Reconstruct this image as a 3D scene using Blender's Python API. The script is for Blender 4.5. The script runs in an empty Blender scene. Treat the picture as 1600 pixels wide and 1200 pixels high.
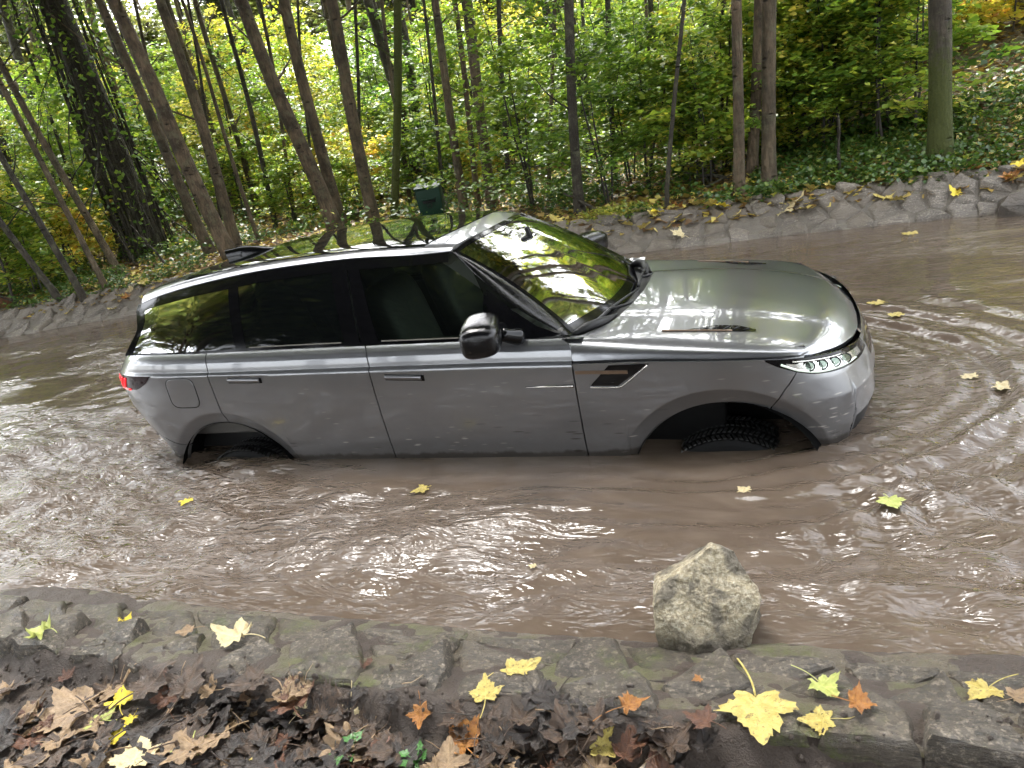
import bpy, bmesh, math, random
import numpy as np
from mathutils import Vector, Matrix, noise

rng = np.random.default_rng(7)
random.seed(7)
SC = bpy.context.scene
COL = SC.collection

# ------------------------------------------------------------------ camera
WATER = 0.7072          # water level above the road under the car
CAM = np.array([0.41275, -4.50278, 2.42216 - WATER])
ROWS = [[0.9297609, 0.3238144, -0.1751824], [0.0497735, 0.3609026, 0.9312744], [-0.3647838, 0.8745819, -0.3194357]]
cd = bpy.data.cameras.new('camera'); co = bpy.data.objects.new('camera', cd); COL.objects.link(co)
r_, u_, f_ = [Vector(v) for v in ROWS]
m = Matrix.Identity(4)
for i in range(3):
    m[i][0] = r_[i]; m[i][1] = u_[i]; m[i][2] = -f_[i]; m[i][3] = CAM[i]
co.matrix_world = m
cd.sensor_fit = 'HORIZONTAL'; cd.sensor_width = 36.0; cd.lens = 27.0
cd.clip_start = 0.05; cd.clip_end = 2000
SC.camera = co

# ------------------------------------------------------------------ world, sun, exposure
w = bpy.data.worlds.new('World'); SC.world = w; w.use_nodes = True
nt = w.node_tree; nt.nodes.clear()
sky = nt.nodes.new('ShaderNodeTexSky'); sky.sky_type = 'NISHITA'; sky.sun_disc = False
SUN_EL, SUN_AZ = math.radians(57), math.radians(-32)   # azimuth clockwise from +Y
sky.sun_elevation = SUN_EL; sky.sun_rotation = SUN_AZ
sky.air_density = 1.0; sky.dust_density = 4.0; sky.ozone_density = 1.0
hs = nt.nodes.new('ShaderNodeHueSaturation'); hs.inputs['Saturation'].default_value = 0.22
bg = nt.nodes.new('ShaderNodeBackground'); bg.inputs['Strength'].default_value = 0.15
wo = nt.nodes.new('ShaderNodeOutputWorld')
nt.links.new(sky.outputs[0], hs.inputs['Color']); nt.links.new(hs.outputs[0], bg.inputs['Color']); nt.links.new(bg.outputs[0], wo.inputs['Surface'])
sd = bpy.data.lights.new('sun', 'SUN'); so = bpy.data.objects.new('sun', sd); COL.objects.link(so)
sd.energy = 0.8; sd.angle = math.radians(25); sd.color = (1.0, 0.97, 0.92)
so.rotation_euler = (math.radians(90) - SUN_EL, 0, math.pi - SUN_AZ + 0.0)
SC.view_settings.view_transform = 'Standard'; SC.view_settings.look = 'None'
SC.view_settings.exposure = 3.3; SC.view_settings.gamma = 1.0; SC.view_settings.use_curve_mapping = False
cy = SC.cycles
cy.max_bounces = 5; cy.diffuse_bounces = 2; cy.glossy_bounces = 3; cy.transmission_bounces = 4; cy.transparent_max_bounces = 8
cy.use_adaptive_sampling = True; cy.adaptive_threshold = 0.03
cy.use_denoising = True; cy.sample_clamp_indirect = 6.0; cy.caustics_reflective = False; cy.caustics_refractive = False
try: cy.denoiser = 'OPENIMAGEDENOISE'
except Exception: pass

# ------------------------------------------------------------------ helpers
def proj(P):
    q = (np.atleast_2d(P) - CAM) @ np.array(ROWS).T
    return np.stack([800 + 1200*q[:, 0]/q[:, 2], 600 - 1200*q[:, 1]/q[:, 2], q[:, 2]], 1)

def ray(px):
    return np.array([(px[0]-800)/1200., -(px[1]-600)/1200., 1.]) @ np.array(ROWS)

def on_z(px, z):
    d = ray(px); t = (z - CAM[2]) / d[2]; return CAM + t*d

def on_y(px, y):
    d = ray(px); t = (y - CAM[1]) / d[1]; return CAM + t*d

def mesh_data(name, V, F):
    """V (n,3) array, F an (m,k) int array or a list of index lists"""
    me = bpy.data.meshes.new(name)
    V = np.asarray(V, dtype=np.float32)
    if isinstance(F, np.ndarray):
        k = F.shape[1]; nF = F.shape[0]
        me.vertices.add(len(V)); me.vertices.foreach_set('co', V.ravel())
        me.loops.add(nF*k); me.loops.foreach_set('vertex_index', F.astype(np.int32).ravel())
        me.polygons.add(nF); me.polygons.foreach_set('loop_start', np.arange(0, nF*k, k, dtype=np.int32))
        me.polygons.foreach_set('loop_total', np.full(nF, k, dtype=np.int32))
        me.update(calc_edges=True)
    else:
        me.from_pydata([tuple(map(float, v)) for v in V], [], [list(map(int, f)) for f in F]); me.update()
    return me

def obj(name, me, mat=None, parent=None, smooth=True, loc=None):
    if mat is not None and not me.materials:
        me.materials.append(mat)
    if smooth:
        me.polygons.foreach_set('use_smooth', np.ones(len(me.polygons), dtype=bool))
    o = bpy.data.objects.new(name, me); COL.objects.link(o)
    if parent is not None: o.parent = parent
    if loc is not None: o.location = loc
    return o

def tag(o, label=None, cat=None, group=None, kind=None):
    if label: o['label'] = label
    if cat: o['category'] = cat
    if group: o['group'] = group
    if kind: o['kind'] = kind
    return o

def empty(name, loc=(0, 0, 0), rz=0):
    o = bpy.data.objects.new(name, None); COL.objects.link(o); o.location = loc; o.rotation_euler = (0, 0, rz)
    o.empty_display_size = 0.1
    return o

def grid_faces(n, mm, flip=False, wrap=False):
    i, j = np.meshgrid(np.arange(n-1), np.arange(mm if wrap else mm-1), indexing='ij')
    j2 = (j+1) % mm
    a = i*mm+j; b = i*mm+j2; c = (i+1)*mm+j2; d = (i+1)*mm+j
    F = np.stack([a, b, c, d], -1).reshape(-1, 4)
    return F[:, ::-1].copy() if flip else F

def crom(P, t, axis=0):
    """Catmull-Rom through control points P along axis, at t in [0, n-1]"""
    P = np.moveaxis(np.asarray(P, float), axis, 0); n = len(P)
    t = np.clip(np.asarray(t, float), 0, n-1-1e-9); i = t.astype(int); f = (t - i).reshape((-1,)+(1,)*(P.ndim-1))
    ext = np.concatenate([(2*P[0]-P[1])[None], P, (2*P[-1]-P[-2])[None]])
    p0, p1, p2, p3 = ext[i], ext[i+1], ext[i+2], ext[i+3]
    r = 0.5*((2*p1) + (-p0+p2)*f + (2*p0-5*p1+4*p2-p3)*f*f + (-p0+3*p1-3*p2+p3)*f**3)
    return np.moveaxis(r, 0, axis)

def surf(ctrl, nu, nv):
    c = np.asarray(ctrl, float)
    c = crom(c, np.linspace(0, c.shape[0]-1, nu), 0)
    return crom(c, np.linspace(0, c.shape[1]-1, nv), 1)

class MB:
    """collects pieces of one mesh"""
    def __init__(s): s.V = []; s.F = []; s.n = 0
    def add(s, V, F):
        V = np.asarray(V, float).reshape(-1, 3)
        s.V.append(V); s.F += [[int(i)+s.n for i in f] for f in F]; s.n += len(V)
    def grid(s, G, flip=False, wrap=False):
        s.add(G.reshape(-1, 3), grid_faces(G.shape[0], G.shape[1], flip, wrap))
    def box(s, c, size, R=None):
        x, y, z = [v/2 for v in size]
        V = np.array([(-x,-y,-z),(x,-y,-z),(x,y,-z),(-x,y,-z),(-x,-y,z),(x,-y,z),(x,y,z),(-x,y,z)])
        if R is not None: V = V @ np.array(R).T
        s.add(V + np.array(c), [(3,2,1,0),(4,5,6,7),(0,1,5,4),(1,2,6,5),(2,3,7,6),(3,0,4,7)])
    def tube(s, pts, rad, sides=8, cap=True):
        pts = np.asarray(pts, float); n = len(pts); rad = np.broadcast_to(np.asarray(rad, float), (n,))
        T = np.gradient(pts, axis=0); T /= np.linalg.norm(T, axis=1)[:, None] + 1e-12
        up = np.array([0, 0, 1.]) if abs(T[0][2]) < 0.8 else np.array([1., 0, 0])
        N = np.cross(T, up); N /= np.linalg.norm(N, axis=1)[:, None] + 1e-12; B = np.cross(T, N)
        a = np.linspace(0, 2*np.pi, sides, endpoint=False)
        G = pts[:, None] + rad[:, None, None]*(np.cos(a)[None, :, None]*N[:, None] + np.sin(a)[None, :, None]*B[:, None])
        b = s.n
        s.grid(G, wrap=True)
        if cap:
            s.F.append(list(range(b, b+sides))[::-1]); s.F.append(list(range(b+(n-1)*sides, b+n*sides)))
    def build(s, name, mat, parent=None, smooth=True, bevel=0, seg=2):
        V = np.concatenate(s.V); me = mesh_data(name, V, s.F)
        if bevel:
            bm = bmesh.new(); bm.from_mesh(me)
            bmesh.ops.bevel(bm, geom=[e for e in bm.edges if e.calc_face_angle(0) > 0.5], offset=bevel, segments=seg, profile=0.5, affect='EDGES')
            bm.to_mesh(me); bm.free()
        return obj(name, me, mat, parent, smooth)

def nz(p, s=1.0, o=4):
    return noise.fractal(Vector(p)*s, 1.0, 2.0, o)

# vectorised value noise in 2-D for terrain and water
_perm = rng.random((256, 256))
def vnoise(x, y):
    xi = np.floor(x).astype(int); yi = np.floor(y).astype(int); fx = x-xi; fy = y-yi
    fx = fx*fx*(3-2*fx); fy = fy*fy*(3-2*fy)
    g = lambda a, b: _perm[a % 256, b % 256]
    return (g(xi, yi)*(1-fx)+g(xi+1, yi)*fx)*(1-fy) + (g(xi, yi+1)*(1-fx)+g(xi+1, yi+1)*fx)*fy
def fbm(x, y, o=4):
    s = 0; a = 1; tot = 0
    for k in range(o):
        s = s + a*(vnoise(x*2**k+17.3*k, y*2**k+5.1*k)-.5); tot += a; a *= .5
    return s/tot*2
def sstep(a, b, x):
    t = np.clip((x-a)/(b-a), 0, 1); return t*t*(3-2*t)

# ------------------------------------------------------------------ materials
class NT:
    def __init__(s, name):
        s.m = bpy.data.materials.new(name); s.m.use_nodes = True; s.t = s.m.node_tree; s.t.nodes.clear()
        s.out = s.t.nodes.new('ShaderNodeOutputMaterial')
    def n(s, typ, ins=None, **kw):
        nd = s.t.nodes.new('ShaderNode'+typ)
        for k, v in kw.items(): setattr(nd, k, v)
        for k, v in (ins or {}).items():
            if isinstance(v, bpy.types.NodeSocket): s.t.links.new(v, nd.inputs[k])
            else: nd.inputs[k].default_value = v
        return nd
    def ramp(s, fac, stops, interp='LINEAR'):
        nd = s.t.nodes.new('ShaderNodeValToRGB'); nd.color_ramp.interpolation = interp
        e = nd.color_ramp.elements
        while len(e) < len(stops): e.new(0.5)
        for i, (p, c) in enumerate(stops):
            e[i].position = p; e[i].color = (*c, 1) if len(c) == 3 else c
        s.t.links.new(fac, nd.inputs[0]); return nd.outputs[0]
    def mix(s, fac, a, b, blend='MIX'):
        nd = s.t.nodes.new('ShaderNodeMix'); nd.data_type = 'RGBA'; nd.blend_type = blend
        for k, v in ((0, fac), (6, a), (7, b)):
            if isinstance(v, bpy.types.NodeSocket): s.t.links.new(v, nd.inputs[k])
            else: nd.inputs[k].default_value = (*v, 1) if isinstance(v, tuple) and len(v) == 3 else v
        return nd.outputs[2]
    def math(s, op, a, b=0.0, c=None):
        nd = s.t.nodes.new('ShaderNodeMath'); nd.operation = op
        for k, v in ((0, a), (1, b)) + (((2, c),) if c is not None else ()):
            if isinstance(v, bpy.types.NodeSocket): s.t.links.new(v, nd.inputs[k])
            else: nd.inputs[k].default_value = v
        return nd.outputs[0]
    def coord(s, which='Object', scale=(1, 1, 1), rot=(0, 0, 0)):
        tc = s.n('TexCoord'); mp = s.n('Mapping', {'Vector': tc.outputs[which], 'Scale': scale, 'Rotation': rot}); return mp.outputs[0]
    def noise(s, vec, scale, detail=4, rough=0.55, dist=0.0):
        return s.n('TexNoise', {'Vector': vec, 'Scale': scale, 'Detail': detail, 'Roughness': rough, 'Distortion': dist}).outputs[0]
    def bump(s, h, strength=0.3, dist=0.02, nrm=None):
        ins = {'Height': h, 'Strength': strength, 'Distance': dist}
        if nrm is not None: ins['Normal'] = nrm
        return s.n('Bump', ins).outputs[0]
    def done(s, sh): s.t.links.new(sh, s.out.inputs['Surface']); return s.m
    def bsdf(s, **kw):
        ins = {k.replace('_', ' '): v for k, v in kw.items()}
        for k, v in list(ins.items()):
            if isinstance(v, tuple) and len(v) == 3 and 'Color' in k: ins[k] = (*v, 1)
            if isinstance(v, tuple) and len(v) == 3 and 'Tint' in k: ins[k] = (*v, 1)
        return s.n('BsdfPrincipled', ins).outputs[0]

def simple(name, col, rough=0.5, metal=0.0, coat=0.0, **kw):
    t = NT(name); ins = dict(Base_Color=col, Roughness=rough, Metallic=metal, Coat_Weight=coat, Coat_Roughness=0.03); ins.update(kw)
    return t.done(t.bsdf(**ins))

M = {}
def mk_paint():
    t = NT('grey_paint'); v = t.coord()
    sx = t.n('SeparateXYZ', {'Vector': v}); z = sx.outputs[2]
    fine = t.noise(v, 900, 2)
    base = t.mix(fine, (0.145, 0.148, 0.155), (0.215, 0.219, 0.227))
    # mud film that fades upward from the sills, ragged upper edge
    st = t.noise(t.coord(scale=(2.0, 2.0, 5.0)), 3.0, 6, .65)
    film = t.math('MULTIPLY', t.ramp(t.math('ADD', t.math('MULTIPLY', z, -1.6), t.math('MULTIPLY_ADD', st, 0.5, 1.42)), [(0.0, (0, 0, 0)), (.9, (1, 1, 1))], 'EASE'), .8)
    # scratchy splash marks
    sp = t.n('TexVoronoi', {'Vector': t.coord(scale=(5, 5, 30), rot=(0, .3, 0)), 'Scale': 1.5, 'Randomness': 1.0}, feature='F1')
    spk = t.ramp(sp.outputs['Distance'], [(0.10, (1, 1, 1)), (0.20, (0, 0, 0))])
    msk = t.ramp(t.noise(v, 2.6, 3), [(0.44, (0, 0, 0)), (0.56, (1, 1, 1))])
    low = t.ramp(t.math('MULTIPLY_ADD', z, -1.5, 2.05), [(0.15, (0, 0, 0)), (0.6, (1, 1, 1))])
    marks = t.math('MULTIPLY', t.math('MULTIPLY', spk, msk), low)
    st2 = t.n('TexVoronoi', {'Vector': t.coord(scale=(3, 3, 24), rot=(0, -.25, 0)), 'Scale': 1.3, 'Randomness': 1.0}, feature='F1').outputs['Distance']
    strokes = t.math('MULTIPLY', t.math('MULTIPLY', t.ramp(st2, [(.08, (1, 1, 1)), (.16, (0, 0, 0))]), t.ramp(t.noise(v, 1.7, 3), [(.44, (0, 0, 0)), (.54, (1, 1, 1))])), t.ramp(z, [(.75, (1, 1, 1)), (1.05, (0, 0, 0))]))
    runs = t.ramp(t.noise(t.coord(scale=(14, 14, .5)), 2.2, 5, .7), [(.50, (0, 0, 0)), (.66, (.5, .5, .5))])
    sp2 = t.n('TexVoronoi', {'Vector': t.coord(scale=(60, 60, 75)), 'Scale': 1.0, 'Randomness': 1.0}, feature='F1')
    dots = t.ramp(sp2.outputs['Distance'], [(0.16, (1, 1, 1)), (0.26, (0, 0, 0))])
    nose_m = t.ramp(t.math('ADD', sx.outputs[0], t.math('MULTIPLY', z, -0.5)), [(-0.08, (0, 0, 0)), (0.25, (1, 1, 1))])
    dots = t.math('MULTIPLY', t.math('MULTIPLY', dots, nose_m), t.ramp(t.noise(v, 9, 3), [(0.42, (0, 0, 0)), (0.6, (1, 1, 1))]))
    c = t.mix(film, base, (0.075, 0.060, 0.046))
    c = t.mix(t.math('MULTIPLY', strokes, .9), c, (0.028, 0.021, 0.014))
    c = t.mix(t.math('MULTIPLY', marks, .6), c, (0.42, 0.40, 0.36))
    c = t.mix(t.math('MULTIPLY', dots, .7), c, (0.36, 0.34, 0.30))
    wet = t.ramp(t.math('ADD', z, t.math('MULTIPLY', t.noise(t.coord(scale=(3, 3, .2)), 5, 4), -.05)), [(.705, (1, 1, 1)), (.722, (0, 0, 0))])
    c = t.mix(t.math('MULTIPLY', wet, .75), c, (0.035, 0.028, 0.021))
    dirt = t.math('MAXIMUM', t.math('MAXIMUM', film, marks), dots)
    rough = t.math('MULTIPLY_ADD', dirt, 0.25, 0.29)
    coat = t.math('MULTIPLY_ADD', dirt, -0.8, 1.0)
    metal = t.math('MULTIPLY_ADD', dirt, -0.6, 0.85)
    return t.done(t.bsdf(Base_Color=c, Roughness=rough, Metallic=metal, Coat_Weight=coat, Coat_Roughness=0.035))
def mk_glass(name, tint, alpha, ior=1.65):
    # tinted car glass: see-through by `alpha`, mirror by Fresnel
    t = NT(name)
    v = t.coord()
    b = t.bump(t.noise(v, 260, 2), 0.012, 0.002)
    tr = t.n('BsdfTransparent', {'Color': (*tint, 1)}).outputs[0]
    dk = t.n('BsdfDiffuse', {'Color': (0.004, 0.005, 0.005, 1)}).outputs[0]
    inner = t.n('MixShader', {'Fac': alpha, 1: dk, 2: tr}).outputs[0]
    gl = t.n('BsdfGlossy', {'Color': (1, 1, 1, 1), 'Roughness': 0.01, 'Normal': b}).outputs[0]
    fr = t.n('Fresnel', {'IOR': ior, 'Normal': b}).outputs[0]
    return t.done(t.n('MixShader', {'Fac': fr, 1: inner, 2: gl}).outputs[0])
M['paint'] = mk_paint()
M['glass'] = mk_glass('clear_glass', (0.50, 0.60, 0.50), 0.85)
M['glass_side'] = mk_glass('side_glass', (0.25, 0.30, 0.26), 0.7, 1.45)
M['privacy'] = mk_glass('privacy_glass', (0.10, 0.12, 0.11), 0.4, 1.38)
M['black_gloss'] = simple('black_gloss', (0.003, 0.003, 0.0035), 0.08, Specular_IOR_Level=.28)
def mk_wetblack():
    t = NT('wet_black_trim'); v = t.coord(scale=(1, 1, 1))
    h = t.noise(t.coord(scale=(6, 6, 6)), 9, 3, .6, 1.5)
    return t.done(t.bsdf(Base_Color=(0.004, 0.004, 0.0045), Roughness=0.06, Specular_IOR_Level=.35, Normal=t.bump(h, .16, .012)))
M['wet_black'] = mk_wetblack()
M['black_matt'] = simple('black_plastic', (0.005, 0.005, 0.005), 0.5, Specular_IOR_Level=.3)
M['tread'] = simple('wet_tread', (0.02, 0.02, 0.02), .3, Specular_IOR_Level=.6)
M['liner'] = simple('wheel_liner', (0.0012, 0.0012, 0.0012), .9, Specular_IOR_Level=.05)
M['rubber'] = simple('wet_rubber', (0.004, 0.004, 0.004), 0.6, Specular_IOR_Level=.12)
M['silver'] = simple('satin_silver', (0.55, 0.53, 0.50), 0.25, 0.9)
M['copper'] = simple('bronze_trim', (0.20, 0.145, 0.105), 0.3, 0.9)
M['chrome'] = simple('lamp_chrome', (0.75, 0.77, 0.75), 0.12, 0.9)
M['seat'] = simple('dark_leather', (0.05, 0.047, 0.042), 0.5)
M['seat_light'] = simple('pale_lining_and_reflection', (0.10, 0.092, 0.075), 0.5)
def emis(name, col, s, base=(0.1, 0.1, 0.1)):
    t = NT(name); return t.done(t.bsdf(Base_Color=base, Roughness=.2, Emission_Color=col, Emission_Strength=s, Coat_Weight=1.0))
M['red_lit'] = emis('lit_tail_lamp', (1.0, 0.02, 0.03), .16, (.3, .01, .01))
M['red_lens'] = simple('dark_red_lens', (0.012, 0.0008, 0.001), 0.06, Specular_IOR_Level=.15)
M['drl'] = emis('daytime_lamp', (0.85, 1.0, 0.85), 0.05, (.5, .55, .5))

def mk_leaf(name, stops, shift=0.12, gloss=.45, trans=.5):
    """foliage: hue from the per-leaf tint attribute, shifted a little per plant"""
    t = NT(name)
    at = t.n('Attribute', attribute_name='tint').outputs['Fac']
    oi = t.n('ObjectInfo').outputs['Random']
    f = t.math('ADD', at, t.math('MULTIPLY_ADD', oi, shift*2, -shift))
    col = t.ramp(f, stops)
    d = t.n('BsdfDiffuse', {'Color': col}).outputs[0]
    tl = t.n('BsdfTranslucent', {'Color': t.mix(1.0, col, (1.4, 1.4, .85), 'MULTIPLY')}).outputs[0]
    b = t.n('MixShader', {'Fac': trans, 1: d, 2: tl}).outputs[0]
    g = t.n('BsdfGlossy', {'Color': (1, 1, 1, 1), 'Roughness': .32}).outputs[0]
    return t.done(t.n('MixShader', {'Fac': .04, 1: b, 2: g}).outputs[0])
GREEN = [(0.0, (0.05, 0.11, 0.02)), (0.3, (0.155, 0.25, 0.036)), (0.6, (0.28, 0.36, 0.055)), (0.85, (0.45, 0.42, 0.07)), (1.0, (0.60, 0.48, 0.10))]
YELLOW = [(0.0, (0.13, 0.20, 0.03)), (0.3, (0.30, 0.34, 0.045)), (0.6, (0.52, 0.47, 0.075)), (0.9, (0.68, 0.55, 0.14)), (1.0, (0.55, 0.31, 0.05))]
M['leaf_green'] = mk_leaf('green_leaves', GREEN)
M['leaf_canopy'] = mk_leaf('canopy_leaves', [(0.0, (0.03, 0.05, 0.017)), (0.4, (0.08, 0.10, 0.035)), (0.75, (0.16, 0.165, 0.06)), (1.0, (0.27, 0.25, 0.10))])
M['leaf_yellow'] = mk_leaf('yellowing_leaves', YELLOW)
M['leaf_litter'] = mk_leaf('litter_leaves', [(0, (0.06, 0.035, 0.018)), (.35, (0.16, 0.09, 0.04)), (.6, (0.30, 0.20, 0.06)), (.85, (0.52, 0.42, 0.10)), (1, (0.60, 0.50, 0.16))], 0.0, .5, .15)
M['leaf_ground'] = mk_leaf('ground_plants', [(0, (0.022, 0.055, 0.012)), (.5, (0.06, 0.115, 0.02)), (.8, (0.15, 0.19, 0.03)), (1, (0.40, 0.36, 0.05))], 0.0, .45, .3)

def mk_bark(name, a, b, moss=0.0, zscale=1.0):
    t = NT(name); v = t.coord(scale=(1, 1, .22)); v2 = t.coord()
    n1 = t.noise(v, 22, 6, .7, .6); n2 = t.noise(v2, 3.0, 4, .6)
    oi = t.n('ObjectInfo').outputs['Random']
    c = t.mix(t.ramp(n1, [(.30, (0, 0, 0)), (.70, (1, 1, 1))]), a, b)
    c = t.mix(t.ramp(n2, [(.40, (0, 0, 0)), (.62, (.8, .8, .8))]), c, tuple(x*.6 for x in a))
    c = t.mix(t.math('MULTIPLY', oi, .3), c, (0.06, 0.055, 0.036))
    # algae and lichen bloom
    c = t.mix(t.math('MULTIPLY', t.ramp(t.noise(v2, 7, 6, .75), [(.50, (0, 0, 0)), (.62, (1, 1, 1))]), .45), c, (0.125, 0.125, 0.075))
    # dark cross scars and knots
    kn = t.n('TexVoronoi', {'Vector': t.coord(scale=(2.2, 2.2, 5.5)), 'Scale': 1.7, 'Randomness': 1.0}, feature='F1').outputs['Distance']
    scar = t.ramp(t.math('ADD', kn, t.math('MULTIPLY', n1, .12)), [(.13, (1, 1, 1)), (.24, (0, 0, 0))])
    c = t.mix(t.math('MULTIPLY', scar, .8), c, tuple(x*.3 for x in a))
    if moss:
        z = t.n('SeparateXYZ', {'Vector': t.coord()}).outputs[2]
        k = t.math('ADD', t.math('MULTIPLY', z, -zscale), t.math('MULTIPLY_ADD', t.noise(v2, 6, 6, .7), 1.6, moss))
        c = t.mix(t.ramp(k, [(0.55, (0, 0, 0)), (0.95, (1, 1, 1))]), c, t.mix(t.noise(v2, 45, 4, .7), (0.018, 0.026, 0.006), (0.085, 0.095, 0.02)))
    h = t.math('SUBTRACT', t.math('ADD', n1, t.math('MULTIPLY', n2, .8)), t.math('MULTIPLY', scar, .6))
    return t.done(t.bsdf(Base_Color=c, Roughness=.7, Specular_IOR_Level=.25, Normal=t.bump(h, 1.0, .05)))
M['bark'] = mk_bark('brown_bark', (0.040, 0.028, 0.017), (0.205, 0.145, 0.092))
M['bark_dark'] = mk_bark('dark_bark', (0.02, 0.016, 0.012), (0.065, 0.052, 0.04))
M['bark_moss'] = mk_bark('mossy_bark', (0.04, 0.034, 0.02), (0.10, 0.085, 0.055), moss=.3, zscale=.0)
M['bark_mossfoot'] = mk_bark('moss_footed_bark', (0.035, 0.028, 0.022), (0.12, 0.095, 0.07), moss=.75, zscale=.7)
M['twig'] = simple('twig', (0.03, 0.024, 0.018), .7)

def mk_stone(name, a, b, moss, rough=(.32, .6), gscale=1.0, mud=(0.085, 0.066, 0.048), mudamt=.85):
    t = NT(name); v = t.coord('Object'); oi = t.n('ObjectInfo').outputs['Random']
    g = t.n('NewGeometry').outputs['Position']
    n1 = t.noise(g, 9*gscale, 8, .68, .4); n2 = t.noise(g, 2.6*gscale, 4); n3 = t.noise(g, 60*gscale, 5, .7)
    c = t.mix(n1, a, b)
    c = t.mix(t.math('MULTIPLY', oi, .55), c, tuple(x*.6 for x in a))
    c = t.mix(t.ramp(n3, [(.52, (0, 0, 0)), (.70, (1, 1, 1))]), c, tuple(min(1, x*1.7) for x in b))
    sl = t.noise(t.n('Mapping', {'Vector': g, 'Scale': (4, 14, 30), 'Rotation': (.3, .2, .4)}).outputs[0], 3.0*gscale, 7, .75)
    c = t.mix(t.ramp(sl, [(.38, (.75, .75, .75)), (.52, (0, 0, 0))]), c, tuple(x*.35 for x in a))
    c = t.mix(t.ramp(n2, [(.42, (0, 0, 0)), (.60, (mudamt,)*3)]), c, t.mix(t.noise(g, 34*gscale, 7, .75), tuple(x*.45 for x in mud), tuple(x*1.5 for x in mud)))
    if moss:
        mk = t.ramp(t.math('ADD', t.math('MULTIPLY', n2, .5), t.math('MULTIPLY', t.noise(g, 14, 6, .7), .5)), [(1-moss-.06, (0, 0, 0)), (1-moss+.06, (.8, .8, .8))])
        mk = t.math('MULTIPLY', mk, t.ramp(t.noise(g, 75, 4, .7), [(.36, (0, 0, 0)), (.54, (1, 1, 1))]))
        c = t.mix(mk, c, t.mix(t.noise(g, 120, 3), (0.028, 0.04, 0.008), (0.10, 0.12, 0.022)))
    r = t.math('MULTIPLY_ADD', n1, rough[1]-rough[0], rough[0])
    h = t.math('ADD', t.math('ADD', n1, t.math('MULTIPLY', sl, .7)), t.math('MULTIPLY', n3, .30))
    return t.done(t.bsdf(Base_Color=c, Roughness=r, Specular_IOR_Level=.5, Normal=t.bump(h, .8, .025)))
M['slab'] = mk_stone('wet_slate', (0.032, 0.027, 0.020), (0.165, 0.138, 0.105), .40, (.08, .36), mud=(0.062, 0.049, 0.032), mudamt=.45)
M['cobble'] = mk_stone('grey_fieldstone', (0.055, 0.046, 0.036), (0.25, 0.213, 0.17), .34, (.3, .65), mud=(0.115, 0.093, 0.068))
def mk_boulder():
    t = NT('ochre_boulder'); v = t.coord(); g = t.coord(scale=(1, 1, 1.6), rot=(.3, .5, .2))
    n1 = t.noise(g, 16, 9, .72, .5); n2 = t.noise(v, 7, 5, .6, .4); n3 = t.noise(v, 90, 5, .75)
    c = t.mix(t.ramp(n1, [(.34, (0, 0, 0)), (.62, (1, 1, 1))]), (0.10, 0.076, 0.040), (0.46, 0.385, 0.245))
    c = t.mix(t.ramp(n3, [(.45, (0, 0, 0)), (.65, (.6, .6, .6))]), c, (0.78, 0.72, 0.56))
    c = t.mix(t.ramp(n2, [(.47, (0, 0, 0)), (.56, (.9, .9, .9))]), c, t.mix(n3, (0.05, 0.043, 0.032), (0.22, 0.19, 0.14)))
    ck = t.n('TexVoronoi', {'Vector': t.n('VectorMath', {0: g, 1: t.n('VectorMath', {0: t.n('TexNoise', {'Vector': v, 'Scale': 9.0, 'Detail': 4.0}).outputs[1], 1: (.12, .12, .12)}, operation='MULTIPLY').outputs[0]}, operation='ADD').outputs[0], 'Scale': 7.0}, feature='DISTANCE_TO_EDGE').outputs['Distance']
    crack = t.ramp(ck, [(.0, (1, 1, 1)), (.05, (0, 0, 0))])
    c = t.mix(t.math('MULTIPLY', t.math('MULTIPLY', crack, t.ramp(n2, [(.45, (0, 0, 0)), (.55, (1, 1, 1))])), .5), c, (0.04, 0.032, 0.02))
    z = t.n('SeparateXYZ', {'Vector': v}).outputs[2]
    wet = t.ramp(t.math('ADD', z, t.math('MULTIPLY', n1, -.07)), [(-.02, (1, 1, 1)), (.03, (0, 0, 0))])
    c = t.mix(t.math('MULTIPLY', wet, .7), c, (0.05, 0.04, 0.024))
    h = t.math('SUBTRACT', t.math('ADD', n1, t.math('MULTIPLY', n3, .3)), t.math('MULTIPLY', crack, .08))
    return t.done(t.bsdf(Base_Color=c, Roughness=.55, Normal=t.bump(h, 1.0, .03)))
M['boulder'] = mk_boulder()
M['boulder_dark'] = mk_stone('dark_boulder', (0.03, 0.028, 0.025), (0.10, 0.092, 0.08), .3)

def mk_bed(name, a, b, wet=.4, moss=.42):
    t = NT(name); g = t.n('NewGeometry').outputs['Position']
    n1 = t.noise(g, 16, 8, .7); n2 = t.noise(g, 3.2, 5); n3 = t.noise(g, 110, 4, .7)
    c = t.mix(n1, a, b)
    c = t.mix(t.ramp(n3, [(.62, (0, 0, 0)), (.72, (1, 1, 1))]), c, tuple(min(1, x*2.2) for x in b))
    mk = t.ramp(t.math('ADD', t.math('MULTIPLY', n2, .55), t.math('MULTIPLY', n1, .45)), [(1-moss-.05, (0, 0, 0)), (1-moss+.07, (.9, .9, .9))])
    mk = t.math('MULTIPLY', mk, t.ramp(t.noise(g, 60, 5, .7), [(.34, (0, 0, 0)), (.52, (1, 1, 1))]))
    c = t.mix(mk, c, t.mix(t.noise(g, 130, 3), (0.026, 0.034, 0.007), (0.105, 0.115, 0.02)))
    h = t.math('ADD', t.math('MULTIPLY', n1, 1.0), t.math('MULTIPLY', n3, .5))
    return t.done(t.bsdf(Base_Color=c, Roughness=t.math('MULTIPLY_ADD', n2, .4, wet), Normal=t.bump(h, .9, .02)))
M['mortar'] = mk_bed('muddy_mortar', (0.046, 0.038, 0.025), (0.130, 0.106, 0.072), .12, .47)
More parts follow.
